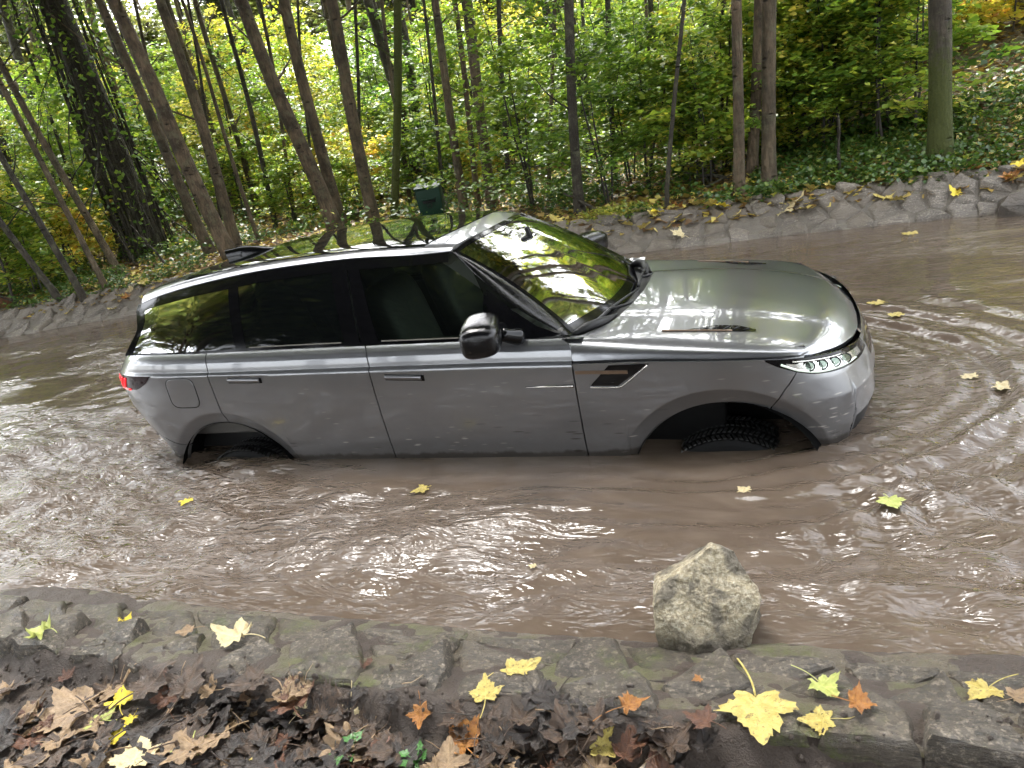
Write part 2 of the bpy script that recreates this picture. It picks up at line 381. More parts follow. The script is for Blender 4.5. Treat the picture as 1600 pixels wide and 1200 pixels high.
M['mortar_far'] = mk_bed('grey_mortar', (0.05, 0.043, 0.033), (0.16, 0.137, 0.108), .3, .36)
M['soil'] = mk_bed('wet_soil', (0.016, 0.011, 0.008), (0.062, 0.042, 0.028), .35, .25)
M['forest_floor'] = mk_bed('forest_floor', (0.035, 0.028, 0.014), (0.12, 0.09, 0.04), .6, .45)

def mk_water():
    t = NT('muddy_water'); g = t.n('NewGeometry').outputs['Position']
    mp = t.n('Mapping', {'Vector': g, 'Scale': (0.6, 1.7, 1), 'Rotation': (0, 0, .2)}).outputs[0]
    n1 = t.noise(mp, 4.2, 3, .55, 2.0); n2 = t.noise(g, .8, 2)
    c = t.mix(n2, (0.070, 0.052, 0.038), (0.094, 0.071, 0.053))
    c = t.mix(t.ramp(t.noise(mp, 2.2, 3, .6, 2.5), [(.45, (0, 0, 0)), (.75, (1, 1, 1))]), c, (0.108, 0.083, 0.063))
    h = t.math('ADD', n1, t.math('MULTIPLY', t.noise(mp, 12, 2, .5, 1.2), .30))
    b = t.bump(h, t.math('MULTIPLY', t.n('Attribute', attribute_name='fine').outputs['Fac'], .80), .07)
    up = t.n('CombineXYZ', {'X': 0.0, 'Y': 0.0, 'Z': 1.0}).outputs[0]
    soft = t.n('VectorMath', {0: t.n('VectorMath', {0: up, 1: (2.2, 2.2, 2.2)}, operation='MULTIPLY').outputs[0], 1: t.n('NewGeometry').outputs['Normal']}, operation='ADD').outputs[0]
    soft = t.n('VectorMath', {0: soft}, operation='NORMALIZE').outputs[0]
    d = t.n('BsdfDiffuse', {'Color': c, 'Normal': soft}).outputs[0]
    g_ = t.n('BsdfGlossy', {'Color': (1, 1, 1, 1), 'Roughness': .03, 'Normal': b}).outputs[0]
    fr = t.n('Fresnel', {'IOR': 1.40, 'Normal': b}).outputs[0]
    return t.done(t.n('MixShader', {'Fac': fr, 1: d, 2: g_}).outputs[0])
M['water'] = mk_water()
M['road'] = simple('wet_track', (0.10, 0.085, 0.07), .6)

def mk_fallen(name, a, b, spots, sp_amt=.3, trans=.1):
    t = NT(name); v = t.coord(); oi = t.n('ObjectInfo').outputs['Random']
    off = t.n('Combine'+'XYZ', {'X': oi, 'Y': oi, 'Z': oi}).outputs[0]
    vv = t.n('VectorMath', {0: v, 1: t.n('VectorMath', {0: off, 1: (37., 11., 5.)}, operation='MULTIPLY').outputs[0]}, operation='ADD').outputs[0]
    c = t.mix(t.ramp(t.noise(vv, 7, 6, .65), [(.32, (0, 0, 0)), (.68, (1, 1, 1))]), a, b)
    c = t.mix(t.math('MULTIPLY', t.ramp(t.noise(vv, 10, 5, .7), [(.56, (0, 0, 0)), (.63, (1, 1, 1))]), sp_amt), c, spots)
    vein = t.n('Attribute', attribute_name='vein').outputs['Fac']
    c = t.mix(t.math('MULTIPLY', vein, .4), c, tuple(min(1, x*1.35) for x in b))
    h = t.math('SUBTRACT', t.noise(vv, 24, 5, .65), t.math('MULTIPLY', vein, .8))
    d = t.bsdf(Base_Color=c, Roughness=.38, Specular_IOR_Level=.5, Normal=t.bump(h, .7, .008))
    tl = t.n('BsdfTranslucent', {'Color': c}).outputs[0]
    return t.done(t.n('MixShader', {'Fac': trans, 1: d, 2: tl}).outputs[0])
M['lf_yellow'] = mk_fallen('fallen_yellow', (0.36, 0.27, 0.05), (0.52, 0.43, 0.13), (0.10, 0.06, 0.02), .85)
M['lf_bright'] = mk_fallen('fallen_bright_yellow', (0.62, 0.46, 0.02), (0.75, 0.60, 0.06), (0.45, 0.28, 0.03), .3)
M['lf_cream'] = mk_fallen('fallen_cream', (0.46, 0.37, 0.19), (0.62, 0.53, 0.31), (0.25, 0.16, 0.08), .45)
M['lf_tan'] = mk_fallen('fallen_tan', (0.17, 0.11, 0.06), (0.32, 0.22, 0.12), (0.10, 0.055, 0.03), .5)
M['lf_brown'] = mk_fallen('fallen_brown', (0.026, 0.015, 0.009), (0.085, 0.052, 0.030), (0.010, 0.007, 0.006), .6)
M['lf_dark'] = mk_fallen('fallen_dark', (0.010, 0.008, 0.007), (0.038, 0.027, 0.020), (0.005, 0.004, 0.004), .5)
M['lf_red'] = mk_fallen('fallen_russet', (0.06, 0.024, 0.013), (0.135, 0.058, 0.028), (0.03, 0.012, 0.01), .5)
M['lf_orange'] = mk_fallen('fallen_orange', (0.22, 0.08, 0.017), (0.38, 0.17, 0.035), (0.09, 0.03, 0.015), .6)
M['lf_green'] = mk_fallen('fallen_pale_green', (0.30, 0.36, 0.07), (0.48, 0.50, 0.16), (0.30, 0.22, 0.06), .3)
M['plant_green'] = simple('herb_green', (0.04, 0.13, 0.02), .4)

# ------------------------------------------------------------------ terrain
def far_edge(x):      # y of the far water line
    x = np.asarray(x, float)
    return 4.45 + .12*np.sin(x*.9+1) + .35*np.exp(-((x+3.2)/2.2)**2) - .075*np.clip(-7.5-x, 0, 8)**2
def ground_h(x, y):
    x = np.asarray(x, float); y = np.asarray(y, float)
    fe = far_edge(x)
    d = y - fe
    bank = .31*sstep(-.05, .55, d)
    slope = .035 + .20*sstep(-2.5, 3.5, x)
    back = np.clip(d-.6, 0, 60)*slope + .07*fbm(x*.9, y*.9, 4)*sstep(.4, 1.4, d) + .9*fbm(x*.07, y*.07, 2)*sstep(6, 20, d)
    under = -.72 + .72*sstep(-1.1, 0, d)
    return np.where(d > -.05, bank + back, np.minimum(under, 0) - .02)
def near_h(x, y):
    x = np.asarray(x, float); y = np.asarray(y, float)
    e = -2.46 + .035*np.sin(x*1.7) + .03*fbm(x*2.1, x*0+3, 3)
    d = e - y                       # distance behind the near water line
    top = .028 + .085*sstep(0, .42, d)
    lip = .42 + .05*fbm(x*1.5, x*0+9, 3)
    soil = top - .085*sstep(lip-.02, lip+.07, d) + .04*sstep(lip+.2, lip+1.6, d)
    h = np.where(d > 0, soil, .028 - .5*sstep(0, .55, -d)) 
    return h + .012*fbm(x*5, y*5, 4) + .012*fbm(x*19, y*19, 4)

def terrain(name, x0, x1, y0, y1, nx, ny, fn, mat, xs=None, ys=None):
    X = np.linspace(x0, x1, nx) if xs is None else xs; Y = np.linspace(y0, y1, ny) if ys is None else ys
    gx, gy = np.meshgrid(X, Y, indexing='ij')
    G = np.stack([gx, gy, fn(gx, gy)], -1)
    me = mesh_data(name, G.reshape(-1, 3), grid_faces(len(X), len(Y), flip=True))
    return tag(obj(name, me, mat), kind='structure')
yy = np.concatenate([np.linspace(2.5, 12, 150), np.linspace(12.3, 140, 90)])
xx = np.concatenate([np.linspace(-160, -24, 50), np.linspace(-23.5, 12, 230), np.linspace(13, 120, 40)])
tag(terrain('forest_ground', 0, 0, 0, 0, 0, 0, ground_h, M['forest_floor'], xx, yy), 'brown and green woodland floor behind the far bank')
xx = np.concatenate([np.linspace(-60, -5.3, 60), np.linspace(-5.2, 2.6, 420), np.linspace(2.7, 40, 50)])
yy = np.concatenate([np.linspace(-50, -4.6, 30), np.linspace(-4.5, -3.7, 12), np.linspace(-3.68, -2.2, 110), np.linspace(-2.15, -1.4, 12)])
tag(terrain('bank_soil', 0, 0, 0, 0, 0, 0, near_h, M['soil'], xx, yy), 'dark wet soil of the near bank')
rd = mesh_data('road', [(-200, -40, -.73), (200, -40, -.73), (200, 20, -.73), (-200, 20, -.73)], [(0, 1, 2, 3)])
tag(obj('road', rd, M['road'], smooth=False), 'drowned track under the muddy water', kind='structure')

# ------------------------------------------------------------------ water
def water_parts(x, y):
    """height of the water and how broken its skin is"""
    r = np.random.default_rng(3)
    ax = np.clip(x, -3.55, -.02); d = np.hypot(x-ax, y)          # distance from the car's spine
    wx = x + .30*fbm(x*.9, y*.9, 3); wy = y + .30*fbm(x*.9+40, y*.9+7, 3)
    h = np.zeros_like(x)
    for k in range(26):
        lam = .13*1.085**k; th = r.normal(.35, .55) + (np.pi/2)
        kx, ky = np.cos(th)*2*np.pi/lam, np.sin(th)*2*np.pi/lam
        h += .0075*lam**.92*np.sin(kx*wx + ky*wy + r.random()*6.28)
    calm = np.exp(-((d-1.12)/.34)**2)*sstep(-3.0, -2.0, x)*sstep(.75, .15, x)*(y < 0)
    tail = np.exp(-(((x+3.3)/1.5)**2+((y+1.55)/.75)**2)) + .8*np.exp(-(((x+4.8)/1.2)**2+((y+.6)/1.0)**2)); nose = np.exp(-(((x-1.05)/.5)**2+((y+.75)/.75)**2))
    patch = sstep(.42, .75, vnoise(x*.75+9, y*1.25+2))
    edge = np.exp(-((y+2.12)/.30)**2)*(.35+.65*patch)
    near_r = np.exp(-(((x-.85)/.7)**2+((y+1.95)/.30)**2))
    rough = .26 + .85*tail + .50*nose + .50*edge + .42*patch + .60*near_r
    far = 1 - .55*sstep(1.2, 3.6, y)
    h = h*rough*(1-.85*calm)*far
    # bow waves wrapping round the nose and trailing along the flank
    ph = d + .10*fbm(x*1.3, y*1.3, 3)
    arc = np.exp(-((ph-1.38)/.34)**2)*sstep(-1.6, .7, x)*(.55+.45*sstep(.3, .6, vnoise(x*1.6+3, y*1.6)))
    h += .0150*arc*np.sin(ph*2*np.pi/.15 + 2.0*fbm(x*2.2, y*2.2, 3))
    h += .012*np.exp(-((ph-1.6)/.5)**2)*sstep(-1.4, .8, x)*np.sin(ph*2*np.pi/.33)
    # wave arms leaving the near corner of the bumper
    q = (x-1.1)*.80 + (y+.6)*.62 + .14*fbm(x*1.6+5, y*1.6, 3)
    h += .017*np.exp(-(((x-.9)/.50)**2+((y+1.55)/.55)**2))*np.sin(q*2*np.pi/.19)
    # wash behind the tail
    q = (x+3.9)*.30 + (y+1.0)*.92
    h += .008*tail*np.sin(q*2*np.pi/.19 + 3*fbm(x*1.2, y*1.6, 3))
    # swell creeping up the near bank
    h += .010*np.exp(-((y+2.02+.04*np.sin(x*1.1))/.05)**2)
    fine = np.clip(.13 + .70*tail + .55*nose + .35*edge + .35*patch + .40*near_r - .30*calm, .04, 1.0)*(1-.25*sstep(1.5, 4, y))
    return h + 5*np.abs(h)*h*(h > 0), fine
def water_h(x, y): return water_parts(x, y)[0]
xs = np.concatenate([np.linspace(-45, -14.4, 60), np.linspace(-14.2, -6.1, 200), np.linspace(-6.07, 2.6, 440), np.linspace(2.63, 5, 60), np.linspace(5.2, 30, 40)])
ys = np.concatenate([np.linspace(-2.62, 1.6, 225), np.linspace(1.63, 5.6, 110)])
gx, gy = np.meshgrid(xs, ys, indexing='ij')
wh, fine = water_parts(gx, gy); G = np.stack([gx, gy, wh], -1)
me = mesh_data('water', G.reshape(-1, 3), grid_faces(len(xs), len(ys), flip=True))
me.attributes.new('fine', 'FLOAT', 'POINT').data.foreach_set('value', fine.ravel().astype(np.float32))
tag(obj('water', me, M['water']), 'brown muddy flood water rippling round the car', kind='structure')

# ------------------------------------------------------------------ the car (car axes: x forward from the front axle, z from the road)
CAR = empty('car', (0, 0, -WATER))
tag(CAR, 'muddy grey luxury SUV standing deep in brown flood water', 'car')
zc_f = lambda x: np.interp(x, [-4.1, -3.49, -3.01, -1.89, -1.09, -.70, -.32, .24, .45, .9], [1.325, 1.322, 1.310, 1.278, 1.254, 1.237, 1.226, 1.193, 1.178, 1.16])
zt_f = lambda x: np.interp(x, [-4.1, -3.7, -3.03, -2.46, -1.9, -1.39, -.76, -.6], [1.436, 1.436, 1.429, 1.416, 1.399, 1.380, 1.350, 1.342])
PLAN = np.array([(-4.08, 0), (-4.075, .25), (-4.055, .45), (-4.015, .63), (-3.95, .77), (-3.85, .865), (-3.7, .93), (-3.5, .968), (-3.25, .99), (-2.9, 1.0), (-2.4, 1.0), (-1.8, 1.0),
                 (-1.2, 1.0), (-.6, 1.0), (-.1, .998), (.15, .985), (.32, .957), (.44, .918), (.54, .86), (.615, .775), (.67, .65), (.708, .48), (.728, .26), (.735, 0)])
_t = np.linspace(0, len(PLAN)-1, 600); PLF = crom(PLAN, _t)
PLF[:, 0] = np.maximum.accumulate(PLF[:, 0] + np.arange(600)*1e-7)
S_ARC = np.concatenate([[0], np.cumsum(np.hypot(*np.diff(PLF, axis=0).T))])
def x2s(x): return np.interp(x, PLF[:, 0], S_ARC)
PD = np.array([-.95, -.6, -.45, -.3, -.18, -.06, -.0055, .0055, .03, .06, .085, .105, .12, .135])
PY = np.array([.930, .962, .984, .997, 1.004, 1.006, 1.006, .989, .985, .978, .966, .949, .932, .915])
R_F, C_F, R_R, C_R = .469, (-.012, .513), .477, (-3.035, .499)
def side(s, z, off=0.0):
    """point on the near flank; s = arc length on the plan curve"""
    s = np.asarray(s, float); z = np.asarray(z, float); s, z = np.broadcast_arrays(s, z)
    x = np.interp(s, S_ARC, PLF[:, 0]); y = np.interp(s, S_ARC, PLF[:, 1])
    d = z - zc_f(x)
    # smooth profile lookup
    k = np.interp(d, PD, PY)
    endw = sstep(.3, .6, x)
    k = k*(1-endw) + endw*(1.0)
    rw = 1 - sstep(-3.97, -3.47, x); fw = sstep(.05, .6, x)
    dxr = np.interp(z, [.3, .7, .93, 1.08, 1.2, 1.33, 1.44, 1.5], [.52, .29, .10, .02, 0, .01, .10, .16])
    dxf = np.interp(z, [.3, .6, .7, .8, .95, 1.05, 1.2, 1.3], [-.22, -.10, -.035, -.005, -.005, -.045, -.125, -.20])
    X = x + rw*dxr + fw*dxf
    Y = y*k + off
    for (R, C) in ((R_F, C_F), (R_R, C_R)):      # the lip round each arch leans inwards
        rr = np.hypot(x-C[0], z-C[1]); tt = np.clip((R+.075-rr)/.075, 0, 1)
        Y = Y - .026*tt**.8
    return np.stack([X, -Y, z], -1)
def arch_z(x, zb):
    z = np.full_like(np.asarray(x, float), zb)
    for (R, C) in ((R_F, C_F), (R_R, C_R)):
        q = R*R - (x-C[0])**2
        z = np.where(q > 0, np.maximum(z, C[1]+np.sqrt(np.maximum(q, 0))), z)
    return z
def mirror(G): return G*np.array([1, -1, 1])
def rim(mb, G, depth, flip):
    """turn the border of a grid inwards so that the panel has thickness"""
    n, k = G.shape[:2]
    loop = np.concatenate([G[0, :], G[1:, -1], G[-1, -2::-1], G[-2:0:-1, 0]])
    inn = loop + np.array([0, depth, 0])
    mb.grid(np.stack([loop, inn], 0), flip=flip, wrap=True)
def panel(name, xl, xr, zb, zt, n=40, k=24, mat=None, off=0.0, both=True, depth=.012, parent=None, rimon=True, label=None, crease=False):
    """flank panel; xl/xr give x of the left and right border at height z, zb/zt give z of the lower and upper border at x"""
    v = np.linspace(0, 1, k); u = np.linspace(0, 1, n)
    def border(f):
        x = np.array([f(.9)]*k, float)
        for _ in range(40):
            z = zb(x)*(1-v) + zt(x)*v; x = .5*x + .5*np.array([f(q) for q in z])
        return x2s(x)
    sl, sr = border(xl), border(xr)
    s = sl[None, :]*(1-u[:, None]) + sr[None, :]*u[:, None]
    x = np.interp(s, S_ARC, PLF[:, 0])
    z = zb(x)*(1-v[None, :]) + zt(x)*v[None, :]
    if crease:                                   # put mesh rows exactly on the feature line
        k1 = int(k*.62); lo, hi = zb(x), zt(x); c0 = zc_f(x)
        v1 = np.linspace(0, 1, k1)[None, :]; v2 = np.linspace(0, 1, k-k1)[None, :]
        z = np.concatenate([lo[:, :k1]*(1-v1)+(c0[:, :k1]-.0055)*v1, (c0[:, k1:]+.0055)*(1-v2)+hi[:, k1:]*v2], 1)
    G = side(s, z, off)
    res = []
    for sgn in ((0, 1) if both else (0,)):
        H = mirror(G) if sgn else G
        mb = MB(); mb.grid(H, flip=bool(sgn))
        if rimon: rim(mb, H, -depth if sgn else depth, flip=not bool(sgn))
        o = mb.build(name, mat or M['paint'], parent or CAR)
        res.append(o)
    return res
c_ = lambda v: (lambda q: v)
lin = lambda a, b: (lambda q: a*(1-q)+b*q)
G2 = .0035
ZB = .42
arch = lambda x: arch_z(x, ZB)
belt = lambda x: zt_f(x)
cre = lambda x: zc_f(x)
# cut lines as x(z)
ip = lambda z, a, b: float(np.interp(z, a, b))
cutD = lambda z: ip(z, [.4, 1.20, 1.26, 1.31, 1.36], [-.707, -.706, -.716, -.735, -.765])
cutB = lambda z: ip(z, [.4, .72, 1.272, 1.40], [-1.862, -1.867, -1.889, -1.907])
cutR = lambda z: ip(z, [.97, 1.02, 1.31, 1.43], [-2.988, -2.992, -3.012, -3.026])
cutN = lambda z: ip(z, [.90, .942, 1.03, 1.109, 1.2], [.205, .226, .305, .400, .52])
bl = lambda x: np.interp(x, [-4.1, -3.9, -3.82, -3.6, -3.42, -3.4, -3.3], [.97, .95, .935, .865, .816, .815, .815])
rear_arch_x = lambda z: C_R[0] - math.sqrt(max(R_R**2-(z-C_R[1])**2, 0))
front_arch_x = lambda z: C_F[0] + math.sqrt(max(R_F**2-(z-C_F[1])**2, 0))
panel('front_door', lambda z: cutB(z)+G2, lambda z: cutD(z)-G2, lambda x: x*0+ZB, belt, 44, 70, crease=True)
panel('rear_door', lambda z: cutR(z)+G2, lambda z: cutB(z)-G2, arch, belt, 80, 70, crease=True)
panel('rear_quarter', lambda z: -4.079, lambda z: cutR(z)-G2, lambda x: np.maximum(arch(x), bl(x)+.003), belt, 90, 50, crease=True)
panel('rear_bumper', lambda z: -4.079, rear_arch_x, lambda x: x*0+.45, lambda x: bl(x)-.003, 50, 24)
# front wing: from the door cut to the bumper cut, below the bonnet line
panel('front_wing', lambda z: cutD(z)+G2, lambda z: cutN(z)-G2, arch, lambda x: cre(x)-.006, 80, 50)
def hood_edge_z(x): return np.interp(x, [.2, .24, .35, .44, .54, .615, .67, .708, .728, .735], [1.195, 1.193, 1.182, 1.173, 1.161, 1.146, 1.127, 1.105, 1.093, 1.089])
def bump_zb(x): return np.interp(x, [.3, .588, .602, .735], [.5, .5, .815, .835])
panel('front_bumper', lambda z: max(cutN(z), front_arch_x(z)) + G2 if z > .9 else front_arch_x(z), c_(.7349), bump_zb, lambda x: hood_edge_z(x)-.007, 110, 60)
# backing behind the shut lines
for f in (cutD, cutB):
    panel('shut_line', lambda q: f(q)-.03, lambda q: f(q)+.03, lambda x: x*0+ZB, lambda x: belt(x)-.02, 3, 40, M['black_matt'], -.022, rimon=False)
panel('shut_line', lambda q: cutR(q)-.035, lambda q: cutR(q)+.035, arch, lambda x: belt(x)-.02, 3, 40, M['black_matt'], -.022, rimon=False)
panel('shut_line', c_(-.72), c_(.5), lambda x: cre(x)-.05, lambda x: cre(x)+.03, 40, 3, M['black_matt'], -.026, rimon=False)
panel('shut_line', lambda q: cutN(q)-.03, lambda q: cutN(q)+.03, lambda x: np.maximum(arch(x), .8), lambda x: cre(x)-.01, 3, 20, M['black_matt'], -.024, rimon=False)
panel('shut_line', c_(-4.06), c_(-3.42), lambda x: bl(x)-.03, lambda x: bl(x)+.03, 30, 3, M['black_matt'], -.02, rimon=False)
panel('sill', c_(-2.56), c_(-.47), lambda x: x*0+.36, lambda x: x*0+ZB+.30, 30, 6, M['black_matt'], -.03, rimon=False)

# bonnet
hx = np.array([
 # x rows (stations u) by v: centre -> edge
 [-.50, -.51, -.53, -.555, -.60, -.67, -.755, -.735, -.703],
 [-.25, -.25, -.26, -.27, -.28, -.29, -.30, -.31, -.32],
 [.02, .02, .015, .01, .0, -.005, -.01, -.01, -.01],
 [.28, .278, .27, .262, .25, .24, .235, .232, .23],
 [.50, .493, .475, .455, .43, .40, .375, .36, .345],
 [.600, .590, .568, .545, .508, .465, .428, .402, .378],
 [.655, .645, .620, .596, .555, .508, .463, .432, .405]])
hy = np.array([
 [0, .25, .44, .545, .70, .84, .925, .968, .988],
 [0, .25, .44, .545, .70, .84, .925, .970, .990],
 [0, .25, .44, .545, .70, .84, .925, .970, .990],
 [0, .25, .435, .535, .69, .82, .905, .948, .966],
 [0, .24, .42, .52, .66, .785, .865, .91, .932],
 [0, .235, .41, .505, .64, .755, .83, .875, .905],
 [0, .23, .40, .49, .62, .73, .80, .85, .885]])
hz = np.array([
 [1.342, 1.342, 1.340, 1.330, 1.331, 1.334, 1.336, 1.298, 1.243],
 [1.328, 1.328, 1.325, 1.314, 1.308, 1.303, 1.290, 1.268, 1.231],
 [1.302, 1.302, 1.298, 1.286, 1.279, 1.272, 1.261, 1.242, 1.211],
 [1.262, 1.261, 1.256, 1.246, 1.241, 1.237, 1.229, 1.216, 1.196],
 [1.203, 1.203, 1.201, 1.196, 1.196, 1.200, 1.200, 1.195, 1.185],
 [1.140, 1.141, 1.143, 1.147, 1.155, 1.167, 1.173, 1.175, 1.174],
 [1.086, 1.089, 1.096, 1.106, 1.123, 1.141, 1.152, 1.160, 1.167]])
HC = np.stack([hx, -hy, hz], -1)
HG = surf(HC, 70, 60)
full = np.concatenate([HG, mirror(HG)[:, -2::-1][:, ::-1][:, 1:] if False else mirror(HG)[:, 1:][:, ::1]], 1) if False else None
FULL = np.concatenate([HG[:, ::-1], mirror(HG)[:, 1:]], 1)       # near edge -> centre -> far edge
mb = MB(); mb.grid(FULL, flip=False)
edge = np.concatenate([FULL[0, :], FULL[1:, -1], FULL[-1, -2::-1], FULL[-2:0:-1, 0]])
mb.grid(np.stack([edge, edge*np.array([1, .985, 1]) + np.array([-.006, 0, -.025])], 0), flip=True, wrap=True)
BON = mb.build('bonnet', M['paint'], CAR)
def hood_pt(u, v, up=0.0):
    a = surf(HC, 71, 61); i, j = u*70, v*60; i0, j0 = int(min(i, 69)), int(min(j, 59)); fi, fj = i-i0, j-j0
    p = (a[i0, j0]*(1-fi)+a[i0+1, j0]*fi)*(1-fj) + (a[i0, j0+1]*(1-fi)+a[i0+1, j0+1]*fi)*fj
    return p + np.array([0, 0, up])
# bonnet vent, both sides: black louvred inlay with a bright lower strip
for sg in (1, -1):
    uu = np.linspace(0, 1, 14); vv = np.linspace(0, 1, 5)
    lo = lambda q: .575 - .03*q; hi = lambda q: .575 - .03*q - .095*np.clip(1.0-abs(q-.62)*1.9, .02, .75)
    g = np.array([[hood_pt(.19+.25*q, lo(q)*(1-w_)+hi(q)*w_, .0025)*np.array([1, sg, 1]) for w_ in vv] for q in uu])
    mb = MB(); mb.grid(g, flip=(sg > 0)); vent = mb.build('bonnet_vent', M['black_gloss'], CAR)
    mb = MB()
    for q in np.linspace(.35, .85, 5):
        a = hood_pt(.19+.25*q, lo(q)-.01, .005)*np.array([1, sg, 1]); b = hood_pt(.19+.25*(q+.07), hi(q)+.012, .005)*np.array([1, sg, 1])
        mb.tube([a, b], .0035, 5)
    mb.build('louvre', M['black_matt'], vent)
    mb = MB(); pts = [hood_pt(.17+.20*q, lo(q)+.004, .004)*np.array([1, sg, 1]) for q in np.linspace(0, 1, 10)]; mb.tube(pts, .0045, 6); mb.build('vent_strip', M['copper'], vent)

# windscreen, cowl
top = np.array([(-1.425, -.60, 1.806), (-1.395, -.42, 1.828), (-1.37, -.2, 1.838), (-1.36, 0, 1.841)])
bot = np.array([(-.735, -.80, 1.322), (-.66, -.55, 1.318), (-.60, -.27, 1.312), (-.585, 0, 1.310)])
def ws_half(n=26, k=24, out=0.0):
    tt = crom(top, np.linspace(0, 3, k)); bb = crom(bot, np.linspace(0, 3, k)); v = np.linspace(0, 1, n)[:, None, None]
    G = bb[None]*(1-v) + tt[None]*v
    nrm = np.array([.55, 0, .83]); return G + (4*v*(1-v))*nrm*.035 + nrm*out
W = ws_half(); WG = np.concatenate([W, mirror(W)[:, -2::-1]], 1)
mb = MB(); mb.grid(WG, flip=True); WS = mb.build('windscreen', M['glass'], CAR)
# black ceramic border round the windscreen, slightly outside the glass
def border(rows, cols, name='screen_border'):
    mb = MB(); mb.grid((WG + np.array([.55, 0, .83])*.0025)[rows][:, cols], flip=True); mb.build(name, M['black_gloss'], WS)
border(slice(0, 3), slice(0, 47)); border(slice(24, 26), slice(0, 47)); border(slice(0, 26), slice(0, 2)); border(slice(0, 26), slice(45, 47))
rear_h = HG[0, ::-1]                                    # bonnet rear edge, near -> centre
cw_in = crom(bot, np.linspace(0, 3, len(rear_h))); 
cowl = np.stack([cw_in + np.array([-.01, 0, -.004]), (cw_in+rear_h)/2 + np.array([0, 0, -.022]), rear_h + np.array([.03, 0, -.03])], 0)
mb = MB(); mb.grid(cowl, flip=True); mb.grid(mirror(cowl), flip=False); mb.build('cowl', M['black_matt'], CAR)
# raised black end caps of the cowl
for sg in (-1, 1):
    mb = MB(); p = np.array([(-.74, .80, 1.325), (-.68, .765, 1.345), (-.63, .70, 1.348), (-.60, .60, 1.335), (-.575, .48, 1.325)])*np.array([1, sg, 1])
    mb.tube(crom(p, np.linspace(0, 4, 16)), np.interp(np.linspace(0, 4, 16), [0, 1, 3, 4], [.015, .028, .024, .008]), 8); mb.build('cowl_cap', M['black_matt'], CAR)
# wipers
for a, b in (((-.66, -.70, 1.338), (-.545, .02, 1.338)), ((-.56, .1, 1.338), (-.60, .62, 1.34))):
    mb = MB(); a = np.array(a); b = np.array(b); p = a + (b-a)*np.linspace(0, 1, 9)[:, None]; p[:, 2] += .012*np.sin(np.linspace(0, np.pi, 9)); mb.tube(p, np.linspace(.011, .006, 9), 6)
    mb.tube([a+(b-a)*.35+np.array([.0, 0, .012]), a+(b-a)*.55+np.array([.06, 0, .0]), a+(b-a)*.75+np.array([.07, 0, -.02])], .009, 6)
    mb.build('wiper', M['black_matt'], CAR)

# roof
rx = [-1.40, -1.62, -2.05, -2.65, -3.15, -3.50, -3.70]
ry = [.605, .675, .700, .715, .712, .700, .68]
rz = [1.806, 1.822, 1.852, 1.849, 1.812, 1.768, 1.730]
rc = [1.841, 1.872, 1.898, 1.902, 1.872, 1.832, 1.800]
dxe = [-.025, -.02, 0, 0, 0, .015, .03]
dxc = [.04, .02, 0, 0, 0, -.02, -.03]
prof = [(0, 0), (.35, .02), (.62, .08), (.80, .19), (.90, .34), (.96, .58), (1.0, 1.0)]
RC = np.array([[(rx[i] + dxc[i]*(1-a*a) + dxe[i]*a*a, -a*ry[i], rc[i] - b*(rc[i]-rz[i])) for a, b in prof] for i in range(7)])
RG = surf(RC, 60, 44); RF = np.concatenate([RG[:, ::-1], mirror(RG)[:, 1:]], 1)
mb = MB(); mb.grid(RF, flip=True)
edge = np.concatenate([RF[0, :], RF[1:, -1], RF[-1, -2::-1], RF[-2:0:-1, 0]])
mb.grid(np.stack([edge, edge*np.array([1, .98, 1]) + np.array([0, 0, -.02])], 0), flip=False, wrap=True)
ROOF = mb.build('roof', M['paint'], CAR)
# panoramic glass: same surface a hair higher, rounded corners
i0, i1 = 8, 43
sub = RG[i0:i1+1, :31]                                       # centre -> y about .6 of half width
pan = np.concatenate([sub[:, ::-1], mirror(sub)[:, 1:]], 1).copy(); pan[..., 2] += .0045
M['roof_glass'] = simple('roof_glass', (0.004, 0.005, 0.004), 0.03, Specular_IOR_Level=.4)
mb = MB(); mb.grid(pan, flip=True)
edge = np.concatenate([pan[0, :], pan[1:, -1], pan[-1, -2::-1], pan[-2:0:-1, 0]]); mb.grid(np.stack([edge, edge+np.array([0, 0, -.008])], 0), flip=False, wrap=True)
PANO = mb.build('panoramic_glass', M['roof_glass'], ROOF)
# aerial fin
t = np.linspace(0, 1, 18)
xb_ = np.linspace(-3.43, -2.97, 18); zb_ = np.interp(xb_, [-3.43, -2.97], [1.838, 1.872])
ht = np.interp(t, [0, .25, .5, .75, 1], [.082, .085, .066, .034, .002]); wdt = np.interp(t, [0, .3, .7, 1], [.036, .042, .036, .006])
sec = [(-1.0, -.05), (-1.0, .25), (-.92, .62), (-.72, .90), (-.35, 1.0), (.35, 1.0), (.72, .90), (.92, .62), (1.0, .25), (1.0, -.05)]
G = np.array([[(xb_[i]-.03*(q if i == 0 else 0), p*wdt[i]*(1-.25*max(q, 0)), zb_[i]+q*ht[i]) for p, q in sec] for i in range(18)])
mb = MB(); mb.grid(G); mb.F.append(list(range(10)))
fo = mb.build('aerial_fin', M['black_gloss'], ROOF)
bm = bmesh.new(); bm.from_mesh(fo.data); bmesh.ops.recalc_face_normals(bm, faces=bm.faces); bm.to_mesh(fo.data); bm.free(); fo.data.set_sharp_from_angle(angle=.7)

